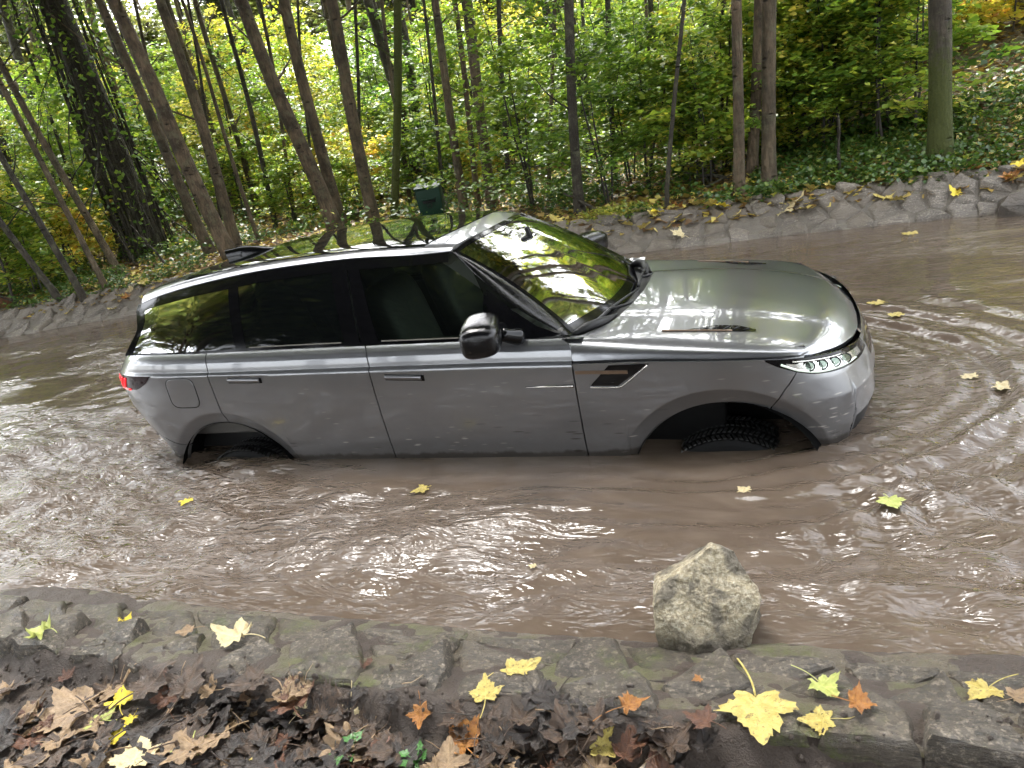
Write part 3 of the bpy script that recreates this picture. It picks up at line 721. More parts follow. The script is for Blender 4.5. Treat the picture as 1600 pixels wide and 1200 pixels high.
# glasshouse: belt (outside) to roof rail; A pillar at the front
def house(xb, t, out=0.0):
    """point on the side glass surface: xb = x at belt, t = 0 belt .. 1 rail; leans in and curves"""
    xb = np.asarray(xb, float); t = np.asarray(t, float); xb, t = np.broadcast_arrays(xb, t)
    ztop = np.interp(xb, [-3.75, -3.66, -3.5, -3.15, -2.65, -2.05, -1.62, -1.45, -1.40, -.7], np.array([1.728, 1.733, 1.768, 1.812, 1.849, 1.852, 1.822, 1.810, 1.806, 1.806])-.006)
    ytop = np.interp(xb, [-3.75, -3.5, -3.15, -2.65, -2.05, -1.62, -1.40], [.675, .70, .712, .715, .70, .675, .612])
    zb = zt_f(xb)-.002
    y = .935 - .01*sstep(-2.8, -3.75, xb) - .055*sstep(-3.1, -3.8, xb) - .065*sstep(-1.1, -.7, xb)
    z = zb + (ztop-zb)*t
    yy = y + (ytop-y)*t + .030*4*t*(1-t)*.6
    return np.stack([xb, -(yy+out), z], -1)
def pane(name, xl, xr, t0, t1, mat, n=20, k=16, out=0.0, parent=None, both=True):
    t = np.linspace(0, 1, k); u = np.linspace(0, 1, n)
    T0 = t0 if callable(t0) else (lambda x: x*0+t0); T1 = t1 if callable(t1) else (lambda x: x*0+t1)
    a = np.array([xl(q) for q in t]); b = np.array([xr(q) for q in t])
    X = a[None]*(1-u[:, None]) + b[None]*u[:, None]
    T = T0(X)*(1-t[None]) + T1(X)*t[None]
    G = house(X, T, out); r = []
    for sg in ((0, 1) if both else (0,)):
        mb = MB(); mb.grid(mirror(G) if sg else G, flip=bool(sg)); r.append(mb.build(name, mat, parent or CAR))
    return r
aline = lambda q: float(np.interp(q, [0, .25, .5, .75, 1.0], [-.765, -.955, -1.12, -1.275, -1.42]))     # front edge of the door glass
dline = lambda q: float(np.interp(q, [0, .5, .62, 1.0], [-3.755, -3.665, -3.655, -3.70]))
# black surround set behind the panes
pane('window_surround', dline, lambda q: aline(q)-.0, 0, 1, M['black_gloss'], 60, 20, -.012) if False else None
EX = .035
pane('quarter_glass', lambda q: dline(q*.85)+.06, lambda q: -2.80-.075*q, .02, .86, M['privacy'])
pane('rear_door_glass', lambda q: -2.725-.085*q, lambda q: -2.03-.11*q, .02, .90, M['privacy'])
pane('front_door_glass', lambda q: -1.82-.15*q, lambda q: aline(.02+q*.86)-.05 if False else float(np.interp(q, [0, .3, .6, 1.0], [-1.145, -1.165, -1.21, -1.47])), .02, .90, M['glass_side'])
pane('quarter_light', lambda q: float(np.interp(q, [0, .5, 1.0], [-1.125, -1.155, -1.19])), lambda q: float(np.interp(q, [0, .5, 1.0], [-.86, -1.02, -1.18])), .02, .55, M['black_gloss'], out=.001)
# pillars and rails (gloss black)
pane('pillar', dline, lambda q: dline(min(1, q*.85+.0))+.065, 0, .87, M['black_gloss'], 6, 16, .002)
pane('pillar', lambda q: -2.80-.085*q, lambda q: -2.72-.088*q, 0, .92, M['black_gloss'], 4, 16, .002)
pane('pillar', lambda q: -2.035-.112*q, lambda q: -1.935-.11*q, 0, .97, M['black_gloss'], 6, 16, .003)
pane('pillar', lambda q: -1.925-.11*q, lambda q: -1.815-.152*q, 0, .97, M['black_gloss'], 6, 16, .003)
pane('window_rail', lambda q: -3.70, lambda q: -1.43, lambda x: np.interp(x, [-3.7, -3.3, -1.5], [.84, .85, .89]), 1.0, M['black_gloss'], 70, 5, .003)
pane('window_sill_trim', lambda q: -3.74, lambda q: -.80, 0, .035, M['black_gloss'], 60, 3, .004)
pane('shoulder_reflection', lambda q: -2.70, lambda q: -2.06, .035, .050, M['seat_light'], 20, 3, .003)  # pale strips standing in for the bright shoulder reflection under the door windows
pane('shoulder_reflection', lambda q: -1.80, lambda q: -1.16, .035, .050, M['seat_light'], 20, 3, .003)
# A pillar: wet ribbed black strip between windscreen and door glass, running to the bonnet corner
t = np.linspace(0, 1, 26)
inner = W[:, 0]                                              # windscreen side edge, bottom -> top
outer_lo = np.array([house(aline(q), q) for q in t])
A = []
for k_, wgt in enumerate(np.linspace(0, 1, 9)):
    row = inner*(1-wgt) + outer_lo*wgt + np.array([.25, -.8, .35])*(.022*math.sin(math.pi*wgt) + (.004 if k_ % 2 else 0))
    A.append(row)
A = np.array(A)
for sg in (0, 1):
    H = mirror(A) if sg else A; mb = MB(); mb.grid(H, flip=not sg); mb.build('windscreen_pillar', M['wet_black'], CAR)
# lower triangle between A pillar foot, bonnet corner and belt
tri = np.array([[house(-1.20, 0, .004), house(-1.0, 0, .004), house(-.86, 0, .004), house(-.765, 0, .004), (-.735, -.885, 1.335)],
                [house(-1.20, .5, .003), house(-1.0, .27, .003), house(-.90, .12, .003), house(-.80, .03, .003), (-.735, -.86, 1.338)]])
for sg in (0, 1):
    H = mirror(tri) if sg else tri; mb = MB(); mb.grid(H.transpose(1, 0, 2), flip=bool(sg)); mb.build('pillar_foot', M['black_gloss'], CAR)
# shoulder shelf that closes the gap between panel top and glass
xs_ = np.linspace(-4.0, -.70, 60); sh = []
a = side(x2s(xs_), zt_f(xs_)); b = house(np.clip(xs_, -3.745, -.76), 0, -.02) + np.array([0, 0, -.012])
g = np.stack([a, b], 0)
for sg in (0, 1):
    H = mirror(g) if sg else g; mb = MB(); mb.grid(H, flip=bool(sg)); mb.build('waist_seal', M['black_matt'], CAR)
g = np.stack([side(x2s(np.linspace(-.77, -.66, 10)), zt_f(np.linspace(-.77, -.66, 10))), np.linspace((-.77, -.84, 1.335), (-.66, -.80, 1.318), 10)], 0)
for sg in (0, 1):
    H = mirror(g) if sg else g; mb = MB(); mb.grid(H, flip=bool(sg)); mb.build('wing_corner', M['paint'], CAR)
# tail: spoiler under-edge, rear screen, tailgate
tb = side(x2s(np.linspace(-4.079, -3.76, 24)), 1.436); tb = np.concatenate([mirror(tb)[::-1], tb[1:]])[::-1]
sp = RF[-1]; sp = sp[np.linspace(0, len(sp)-1, len(tb)).astype(int)]
mid1 = sp + np.array([.10, 0, -.12]); mid1[:, 1] *= 1.03
rs = np.stack([sp + np.array([.02, 0, -.012]), mid1, (mid1*.45+tb*.55), tb], 0)
mb = MB(); mb.grid(surf(rs, 16, len(tb)), flip=False); mb.build('rear_screen', M['black_gloss'], CAR)

# lamps, vents, handles on the flank
def band(name, x0, x1, zlo, zhi, mat, off, n=24, k=6, both=True, parent=None, depth=.012):
    return panel(name, c_(x0), c_(x1), zlo, zhi, n, k, mat, off, both, depth, parent)
# tail lamp
tl_lo = lambda x: np.interp(x, [-4.08, -3.93, -3.66, -3.56, -3.49], [1.205, 1.207, 1.222, 1.262, 1.314])
for o in band('tail_lamp', -4.06, -3.49, tl_lo, lambda x: cre(x)-.008, M['red_lens'], .005, 30, 6):
    near = o
lamps = [o for o in CAR.children if o.name.startswith('tail_lamp')]
for o in lamps:
    sg = 1 if o.data.vertices[0].co.y < 0 else -1
    for xq in (-3.945, -3.895, -3.845, -3.79):
        pts = []
        for w_ in np.linspace(0, 1, 5):
            p = side(x2s(xq - .03 + .045*w_), 1.235 + .06*w_, .009); pts.append(p*np.array([1, sg, 1]))
        mb = MB(); mb.tube(pts, .0075, 6); mb.build('lamp_bar', M['red_lit'], o)
    pts = [side(x2s(q), 1.22+.0*q, .008)*np.array([1, sg, 1]) for q in np.linspace(-4.0, -3.74, 10)]
    mb = MB(); mb.tube(pts, .006, 6); mb.build('lamp_bar', M['red_lit'], o)
# headlamp
hl_lo = lambda x: np.interp(x, [.24, .30, .40, .47, .54, .60, .65, .69, .712], [1.180, 1.148, 1.104, 1.080, 1.068, 1.062, 1.058, 1.052, 1.052])
hl_hi = lambda x: hood_edge_z(x)-.006
hl = band('headlamp', .245, .712, hl_lo, hl_hi, M['black_gloss'], .006, 40, 10)
for o in hl:
    sg = 1 if o.data.vertices[0].co.y < 0 else -1
    # bright reflector bowl and lens pieces
    def pt(x, f, off): 
        return side(x2s(x), hl_lo(x)*(1-f)+hl_hi(x)*f, off)*np.array([1, sg, 1])
    g = np.array([[pt(x, f, .0085) for f in np.linspace(.22, .72 if x > .42 else .62, 6)] for x in np.linspace(.36, .69, 24)])
    mb = MB(); mb.grid(g, flip=(sg < 0)); mb.build('reflector', M['chrome'], o)
    for x in (.47, .53, .585, .63):
        c0 = pt(x, .52, .012); mb = MB()
        ring = np.array([[c0 + np.array([.022*math.cos(a)*r, -sg*(.012*(1-r*r)), .020*math.sin(a)*r]) for a in np.linspace(0, 2*math.pi, 12, endpoint=False)] for r in (.05, .5, .85, 1.0)])
        mb.grid(ring, wrap=True, flip=(sg > 0)); mb.build('projector', M['glass_side'], o)
        mb = MB(); mb.tube([c0 + np.array([.026*math.cos(a), -sg*.006, .024*math.sin(a)]) for a in np.linspace(0, 2*math.pi, 14)], .004, 5, cap=False); mb.build('projector_ring', M['black_gloss'], o)
    pts = [pt(x, float(np.interp(x, [.33, .40, .50, .66], [.45, .20, .14, .2])), .011) for x in np.linspace(.33, .665, 18)]
    mb = MB(); mb.tube(pts, .0055, 6); mb.build('daytime_lamp', M['drl'], o)
    pts = [pt(x, .80, .010) for x in np.linspace(.40, .64, 10)]; mb = MB(); mb.tube(pts, .004, 6); mb.build('lamp_trim', M['silver'], o)
# side vent in the front wing
vp = np.array([(-.628, 1.113), (-.488, 1.106), (-.318, 1.213), (-.521, 1.216)])
for sg in (1, -1):
    u, v = np.linspace(0, 1, 12), np.linspace(0, 1, 8)
    g = np.array([[side(x2s((vp[0]*(1-a)+vp[1]*a)[0]*(1-b)+(vp[3]*(1-a)+vp[2]*a)[0]*b), (vp[0]*(1-a)+vp[1]*a)[1]*(1-b)+(vp[3]*(1-a)+vp[2]*a)[1]*b, .003)*np.array([1, sg, 1]) for b in v] for a in u])
    mb = MB(); mb.grid(g, flip=(sg < 0)); vt = mb.build('wing_vent', M['black_gloss'], CAR)
    g = np.array([[side(x2s(x), z, .009)*np.array([1, sg, 1]) for z in np.linspace(zm-.009, zm+.009, 4)] for x, zm in zip(np.linspace(-.695, -.43, 16), np.linspace(1.190, 1.177, 16))])
    mb = MB(); mb.grid(g, flip=(sg < 0)); rim(mb, g, .006*sg, flip=(sg > 0)); mb.build('vent_blade', M['copper'], vt)
    pts = [side(x2s(x), z, .003)*np.array([1, sg, 1]) for x, z in ((-.63, 1.104), (-.56, 1.100), (-.49, 1.099), (-.455, 1.112), (-.33, 1.205))]
    mb = MB(); mb.tube(crom(np.array(pts), np.linspace(0, 4, 20)), .004, 6); mb.build('vent_lip', M['silver'], vt)
    g = np.array([[side(x2s(x), z, .003+.006*(1-abs(2*b-1)))*np.array([1, sg, 1]) for b, z in zip(np.linspace(0, 1, 5), np.linspace(1.121-.014*(x+.98)/.26, 1.123+.002, 5))] for x in np.linspace(-.975, -.716, 12)])
    mb = MB(); mb.grid(g, flip=(sg < 0)); mb.build('door_accent', M['silver'], CAR)
# flush door handles
for (xa, za, xb, zb) in ((-2.86, 1.262, -2.615, 1.250), (-1.785, 1.222, -1.545, 1.206)):
    for sg in (1, -1):
        x = np.linspace(xa, xb, 16); zm = np.linspace(za, zb, 16)
        g = np.array([[side(x2s(p), q+dz, .0025)*np.array([1, sg, 1]) for dz in np.linspace(-.015, .019, 5)] for p, q in zip(x, zm)])
        mb = MB(); mb.grid(g, flip=(sg < 0)); hd = mb.build('door_handle', M['black_gloss'], CAR)
        g = np.array([[side(x2s(p), q+dz, .007+.006*(1-(b/.012)**2 if False else 1-abs(b)))*np.array([1, sg, 1]) for b, dz in zip(np.linspace(-1, 1, 5), np.linspace(-.009, .016, 5))] for p, q in zip(x[0:-1], zm[0:-1])])
        mb = MB(); mb.grid(g, flip=(sg < 0)); rim(mb, g, .006*sg, flip=(sg > 0)); mb.build('grip', M['paint'], hd)
# fuel flap on the near quarter
cx, cz, hw, hh = -3.255, 1.195, .118, .098
loop = []
for a in np.linspace(0, 2*math.pi, 48, endpoint=False):
    ca, sa = math.cos(a), math.sin(a); e = .45
    loop.append((cx + hw*np.sign(ca)*abs(ca)**e, cz + hh*np.sign(sa)*abs(sa)**e))
g = np.array([[side(x2s(cx+(p-cx)*r), cz+(q-cz)*r, .0022 if r < .99 else -.004) for (p, q) in loop] for r in (.02, .4, .8, .95, .975, 1.0)])
mb = MB(); mb.grid(g, wrap=True, flip=True); ff = mb.build('fuel_flap', M['paint'], CAR)
mb = MB(); mb.tube([side(x2s(cx+(p-cx)*1.012), cz+(q-cz)*1.012, .0005) for (p, q) in loop+loop[:1]], .0028, 5, cap=False); mb.build('flap_seam', M['black_matt'], ff)
# grille and front intake (seen only past the nose)
panel('grille', c_(.716), c_(.7349), lambda x: np.interp(x, [.6, .735], [1.0, .985]), lambda x: hood_edge_z(x)-.03, 24, 6, M['black_gloss'], .004)
panel('intake', c_(.56), c_(.7349), lambda x: x*0+.5, lambda x: x*0+.83, 24, 6, M['black_matt'], -.07, rimon=False)

# door mirrors
def mirror_obj(sg):
    c = np.array([-1.125, -1.115, 1.458])
    n, k = 22, 28; th = np.linspace(-math.pi/2, math.pi/2, n); ph = np.linspace(0, 2*math.pi, k, endpoint=False)
    G = np.zeros((n, k, 3))
    e = .55
    for i, a in enumerate(th):
        for j, b in enumerate(ph):
            ca, sa = math.cos(a), math.sin(a); cb, sb = math.cos(b), math.sin(b)
            yy = np.sign(sa)*abs(sa)**.62
            xx = abs(ca)**.45*np.sign(cb)*abs(cb)**.7; zz = abs(ca)**.45*np.sign(sb)*abs(sb)**.55
            tap = 1 - .20*(yy+1)/2          # smaller towards the door
            G[i, j] = ((.125 if xx > 0 else .095)*xx*tap, .185*yy, .090*zz*tap + .010*yy)
    G = G @ np.array([[math.cos(.28), -math.sin(.28), 0], [math.sin(.28), math.cos(.28), 0], [0, 0, 1]]).T
    G = (G + c)*np.array([1, sg, 1])
    mb = MB(); mb.grid(G, wrap=True, flip=(sg > 0)); o = mb.build('door_mirror', M['wet_black'], CAR)
    arm = np.array([(-1.05, -1.02, 1.42), (-1.02, -.975, 1.395), (-.985, -.93, 1.375)])*np.array([1, sg, 1])
    mb = MB(); mb.tube(crom(arm, np.linspace(0, 2, 8)), np.linspace(.034, .048, 8), 10); mb.build('mirror_arm', M['black_gloss'], o)
for sg in (1, -1): mirror_obj(sg)

# wheels, liners
def wheel(x, sg):
    o = empty('wheel', (x, -sg*.80, .378)); o.parent = CAR
    R, wd = .398, .285
    a = np.linspace(0, 2*math.pi, 97)[:-1]
    prof_ = [(-.5, .70), (-.52, .80), (-.50, .90), (-.46, .965), (-.36, .993), (-.18, 1.0), (.0, 1.0), (.18, 1.0), (.36, .993), (.46, .965), (.50, .90), (.52, .80), (.5, .70)]
    G = np.array([[(math.cos(t)*R*r*(1-(.012 if (i % 2 and r > .95) else 0)), p*wd, math.sin(t)*R*r*(1-(.012 if (i % 2 and r > .95) else 0))) for i, t in enumerate(a)] for p, r in prof_])
    mb = MB(); mb.grid(G, wrap=True); ty = mb.build('tyre', M['rubber'], o, smooth=False)
    G = np.array([[(math.cos(t)*R*r, -sg*p*wd, math.sin(t)*R*r) for t in a] for p, r in ((.45, .72), (.30, .66), (.20, .60), (.30, .2), (.33, .02))])
    mb = MB(); mb.grid(G, wrap=True); rm = mb.build('rim', M['silver'], o)
    mb = MB()
    for i in range(96):                       # tread blocks
        t = 2*math.pi*(i+.5)/96
        for yo, sk in ((-.42, .35), (-.15, -.25), (.15, .25), (.42, -.35)):
            c, s_ = math.cos(t), math.sin(t); Rm = np.array([[c, 0, -s_], [0, 1, 0], [s_, 0, c]]) @ np.array([[1, 0, 0], [0, math.cos(sk), -math.sin(sk)], [0, math.sin(sk), math.cos(sk)]])
            rr = R*(.995 if abs(yo) > .3 else 1.0)
            mb.box((c*rr, yo*wd, s_*rr), (.005, .050, .013), Rm)
    tag(mb.build('tread', M['tread'], ty, smooth=False), kind='stuff')
    C = (C_F if x > -1 else C_R); Rl = (R_F if x > -1 else R_R)+.004
    aa = np.linspace(-.35, math.pi+.35, 30)
    G = np.array([[(C[0]+math.cos(t)*Rl*sc, -sg*y, C[1]+math.sin(t)*Rl*sc) for t in aa] for y, sc in ((.972, 1.0), (.90, 1.03), (.55, 1.03))])
    mb = MB(); mb.grid(G, flip=(sg < 0)); 
    G = np.array([[(C[0]+math.cos(t)*Rl*1.03*r, -sg*.55, C[1]+math.sin(t)*Rl*1.03*r) for t in aa] for r in (1, .02)]); mb.grid(G, flip=(sg < 0))
    mb.build('wheel_liner', M['liner'], CAR)
for x in (0.0, -2.997):
    for sg in (1, -1): wheel(x, sg)

# cabin: tub, dash, seats, steering wheel, mirror
mb = MB(); mb.box((-2.2, 0, .86), (3.0, 1.5, .30)); mb.build('cabin_floor', M['black_matt'], CAR, bevel=.02)
mb = MB(); mb.box((-.62, 0, .95), (1.2, 1.56, .50)); mb.build('bulkhead', M['black_matt'], CAR)
for sg in (1, -1):
    mb = MB(); mb.box((-2.25, sg*.845, 1.12), (2.95, .06, .52)); mb.build('door_card', M['seat'], CAR, bevel=.015)
d = np.array([[(-.72, y, 1.25), (-.86, y, 1.30), (-1.02, y, 1.285), (-1.10, y, 1.18), (-1.06, y, 1.0)] for y in np.linspace(-.78, .78, 9)])
mb = MB(); mb.grid(surf(d, 20, 20), flip=True); mb.build('dashboard', M['black_matt'], CAR)
def seat(x, y, w=.52):
    o = empty('seat', (x, y, 1.0)); o.parent = CAR
    def cushion(name, rows, mat):
        mb = MB(); g = surf(np.array(rows), 16, 14); mb.grid(g, wrap=False); return mb.build(name, mat, o)
    def blob(name, c, s, tilt, mat):
        th = np.linspace(-math.pi/2, math.pi/2, 12); ph = np.linspace(0, 2*math.pi, 20, endpoint=False); e = .45
        f = lambda v: np.sign(v)*abs(v)**e
        G = np.array([[(f(math.cos(a))*f(math.cos(b))*s[0], f(math.cos(a))*f(math.sin(b))*s[1], f(math.sin(a))*s[2]) for b in ph] for a in th])
        ct, st = math.cos(tilt), math.sin(tilt); G = G @ np.array([[ct, 0, -st], [0, 1, 0], [st, 0, ct]]).T + np.array(c)
        mb = MB(); mb.grid(G, wrap=True); mb.build(name, mat, o)
    blob('cushion', (0, 0, .06), (.27, w/2, .09), 0, M['seat']); blob('backrest', (-.30, 0, .34), (.09, w/2, .33), .28, M['seat']); blob('headrest', (-.42, 0, .70), (.055, w*.27, .095), .2, M['seat'])
seat(-1.62, -.40); seat(-1.62, .40); seat(-2.52, -.42, .55); seat(-2.52, .42, .55)
mb = MB(); th = np.linspace(0, 2*math.pi, 28)
mb.tube([(-1.20+.06*math.sin(a), .40+.18*math.cos(a), 1.30+.17*math.sin(a)) for a in th], .016, 8, cap=False); mb.tube([(-1.20, .23, 1.30), (-1.19, .40, 1.29), (-1.20, .57, 1.30)], .022, 6); mb.build('steering_wheel', M['black_matt'], CAR)
mb = MB(); mb.box((-1.17, 0, 1.70), (.035, .24, .07)); mb.tube([(-1.16, 0, 1.72), (-1.18, 0, 1.80)], .02, 6); mb.build('interior_mirror', M['black_matt'], CAR, bevel=.012)
xs_ = np.linspace(-1.45, -3.6, 12)
g = np.array([[(x, y, float(np.interp(x, rx[::-1], rc[::-1]))-.07-.05*abs(y)/.6) for y in np.linspace(-.6, .6, 7)] for x in xs_])
mb = MB(); mb.grid(g); mb.build('headlining', M['seat_light'], CAR)

# ------------------------------------------------------------------ leaves and wood
def leaf_mesh(name, P, size, rg, flat=.35, tint=None, wfac=.42, droop=.25):
    """many folded kite leaves at points P; flat = how far the blades tilt from level"""
    n = len(P); size = size*(.65 + .7*rg.random(n))
    yaw = rg.random(n)*2*np.pi
    nrm = np.stack([rg.normal(0, flat, n), rg.normal(0, flat, n), np.ones(n)], 1); nrm /= np.linalg.norm(nrm, axis=1)[:, None]
    ax = np.stack([np.cos(yaw), np.sin(yaw), -droop*rg.random(n)], 1); ax -= (ax*nrm).sum(1)[:, None]*nrm; ax /= np.linalg.norm(ax, axis=1)[:, None]
    sd = np.cross(nrm, ax)
    s = size[:, None]; w = wfac*s*(.8+.4*rg.random((n, 1)))
    b = P; tip = P + ax*s
    L = P + ax*s*.48 + sd*w + nrm*s*.10; Rr = P + ax*s*.48 - sd*w + nrm*s*.10
    V = np.stack([b, Rr, tip, L], 1).reshape(-1, 3)
    i = np.arange(n)*4
    F = np.stack([np.stack([i, i+1, i+2], 1), np.stack([i, i+2, i+3], 1)], 1).reshape(-1, 3)
    me = mesh_data(name, V, F)
    if tint is None: tint = np.clip(rg.normal(.4, .22, n), 0, 1)
    at = me.attributes.new('tint', 'FLOAT', 'FACE'); at.data.foreach_set('value', np.repeat(tint, 2).astype(np.float32))
    return me

class Wood:
    def __init__(s): s.V = []; s.F = []; s.n = 0
    def tube(s, pts, rad, sides):
        pts = np.asarray(pts, float); n = len(pts); rad = np.asarray(rad, float)
        T = np.gradient(pts, axis=0); T /= np.linalg.norm(T, axis=1)[:, None]+1e-9
        ref = np.array([0.31, .95, .05]); N = np.cross(T, ref); N /= np.linalg.norm(N, axis=1)[:, None]+1e-9; B = np.cross(T, N)
        a = np.linspace(0, 2*np.pi, sides, endpoint=False)
        G = pts[:, None] + rad[:, None, None]*(np.cos(a)[None, :, None]*N[:, None] + np.sin(a)[None, :, None]*B[:, None])
        s.V.append(G.reshape(-1, 3)); s.F.append(grid_faces(n, sides, wrap=True) + s.n); s.n += n*sides
    def mesh(s, name): return mesh_data(name, np.concatenate(s.V), np.concatenate(s.F))

def branch_path(p0, d, L, rg, n=7, wob=.12, up=.0):
    pts = [np.array(p0, float)]; d = np.array(d, float); d /= np.linalg.norm(d)
    for k in range(n-1):
        d = d + rg.normal(0, wob, 3) + np.array([0, 0, up]); d /= np.linalg.norm(d); pts.append(pts[-1] + d*L/(n-1))
    return np.array(pts)

def make_plant(seed, H, r0, nstem, z0, nbr, blen, per, size, flat=.35, up=.02, hue=(.4, .2), spread=.25, tier=.10, sub=3):
    """multi-layered sapling or shrub: stems, side branches with twigs, leaves set in level sprays along them"""
    rg = np.random.default_rng(seed); wd = Wood(); LP = []; TT = []
    for st in range(nstem):
        a = rg.random()*6.28
        d = np.array([math.cos(a)*spread*rg.random(), math.sin(a)*spread*rg.random(), 1])
        h = H*(1 if st == 0 else .55+.4*rg.random())
        stem = branch_path((math.cos(a)*.12*nstem*.4, math.sin(a)*.12*nstem*.4, -.05), d, h, rg, 12, .05, .02)
        wd.tube(stem, np.linspace(r0, r0*.18, 12), 6)
        for b in range(nbr//nstem):
            f = z0 + (1-z0)*rg.random()**.85; q = f*11; i = min(int(q), 10); p = stem[i]+(stem[i+1]-stem[i])*(q-i)
            a = rg.random()*6.28; L = blen*(1.15-.75*f)*(.6+.6*rg.random())
            br = branch_path(p, (math.cos(a), math.sin(a), .28+.25*rg.normal()), L, rg, 7, .10, up)
            wd.tube(br, np.linspace(r0*.30*(1-.5*f), r0*.05, 7), 4)
            col = np.clip(rg.normal(hue[0], hue[1]*.7), 0, 1)
            segs = [(br, L)]
            for k in range(sub):
                j = 2+int(rg.random()*4); a2 = a + rg.choice([-1, 1])*(.5+.5*rg.random())
                tw = branch_path(br[j], (math.cos(a2), math.sin(a2), .1*rg.normal()), L*.45, rg, 5, .10, 0)
                wd.tube(tw, np.linspace(r0*.09, r0*.03, 5), 3); segs.append((tw, L*.45))
            for path, LL in segs:
                n = max(3, int(per*LL))
                t = (.15+.85*rg.random(n)**.8)*(len(path)-1); i = np.minimum(t.astype(int), len(path)-2); fr = (t-i)[:, None]
                pp = path[i]*(1-fr)+path[i+1]*fr + rg.normal(0, 1, (n, 3))*np.array([.10, .10, .045])*(.5+LL*.5)*tier/.10
                LP.append(pp); TT.append(np.clip(rg.normal(col, hue[1], n), 0, 1))
    LP = np.concatenate(LP); TT = np.concatenate(TT)
    return wd.mesh('stem'), leaf_mesh('foliage', LP, size, rg, flat, TT)

def make_crown(seed, H, spread, nl, nbr=26, size=.15, hue=(.45, .2), zlow=0.0):
    """canopy crown: limbs from a common base with leaf clumps near their ends"""
    rg = np.random.default_rng(seed); wd = Wood(); LP = []; TT = []
    per = nl//nbr
    for b in range(nbr):
        f = rg.random(); a = rg.random()*6.28
        p0 = np.array([0, 0, H*f*.75]); el = .25+.9*f*rg.random()+.2*rg.random()
        L = spread*(1.05-.55*f)*(.65+.5*rg.random())
        br = branch_path(p0, (math.cos(a), math.sin(a), el), L, rg, 8, .13, .03)
        wd.tube(br, np.linspace(.055*(1-.5*f), .01, 8), 5)
        col = np.clip(rg.normal(hue[0], hue[1]*.8), 0, 1)
        nc = 7
        for c in range(nc):
            j = 3+rg.random()*4; i = min(int(j), 6); cc = br[i]+(br[i+1]-br[i])*(j-i) + rg.normal(0, .35, 3)*np.array([1, 1, .6])
            n = per//nc
            LP.append(cc + rg.normal(0, 1, (n, 3))*np.array([.36, .36, .17])); TT.append(np.clip(rg.normal(col, hue[1], n), 0, 1))
    wd.tube([(0, 0, -.5), (0, 0, H*.4), (0, 0, H*.8)], [.10, .07, .02], 6)
    LP = np.concatenate(LP); TT = np.concatenate(TT)
    return wd.mesh('limbs'), leaf_mesh('foliage', LP, size, rg, .55, TT)

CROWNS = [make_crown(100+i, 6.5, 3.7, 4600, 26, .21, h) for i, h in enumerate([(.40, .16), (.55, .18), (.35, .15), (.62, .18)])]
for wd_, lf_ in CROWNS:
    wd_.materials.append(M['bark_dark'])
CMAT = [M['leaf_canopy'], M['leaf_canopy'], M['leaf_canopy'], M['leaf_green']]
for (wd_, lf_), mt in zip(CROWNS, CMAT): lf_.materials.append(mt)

def add_crown(root, loc, k, sc=1.0, rz=0.0):
    wd_, lf_ = CROWNS[k % 4]
    cr = obj('crown', lf_, None, root, smooth=False); cr.location = loc; cr.rotation_euler = (0, 0, rz); cr.scale = (sc, sc, sc)
    lb = obj('limbs', wd_, None, cr)
    return cr

def trunk_mesh(rg, base_to_top, L, r0, r1, bend=.25, sides=16, flare=.35, rough=.06, step=.22, fork=None):
    """trunk along direction d (unit) with wander; local coordinates, base at origin"""
    d = np.array(base_to_top, float); d /= np.linalg.norm(d)
    n = int(L/step); t = np.linspace(0, 1, n)
    ph = rg.random(4)*6.28
    path = d[None]*(t*L)[:, None]
    lean = d.copy(); lean[2] = 0
    path -= lean[None]*(np.clip(t*L-5.5, 0, 99)**2*.018)[:, None]         # straightens out higher up
    path[:, 0] += bend*.18*np.sin(t*L*.9+ph[0])*np.clip(t*L/3, 0, 1); path[:, 1] += bend*.18*np.sin(t*L*.8+ph[1])*np.clip(t*L/3, 0, 1)
    path[0, 2] -= .12
    a = np.linspace(0, 2*np.pi, sides, endpoint=False)
    z = t*L
    rad = (r0 + (r1-r0)*t)[:, None]*(1 + flare*np.exp(-z/.22)[:, None]*(1+.45*np.sin(a*3+ph[2])[None]))
    rad = rad*(1 + rough*np.sin(a[None]*2+ph[3]+z[:, None]*.7) + rough*.8*(rg.random((n, sides))-.5))
    G = path[:, None] + np.stack([np.cos(a)[None]*rad, np.sin(a)[None]*rad, np.zeros_like(rad)], -1)
    return G, path

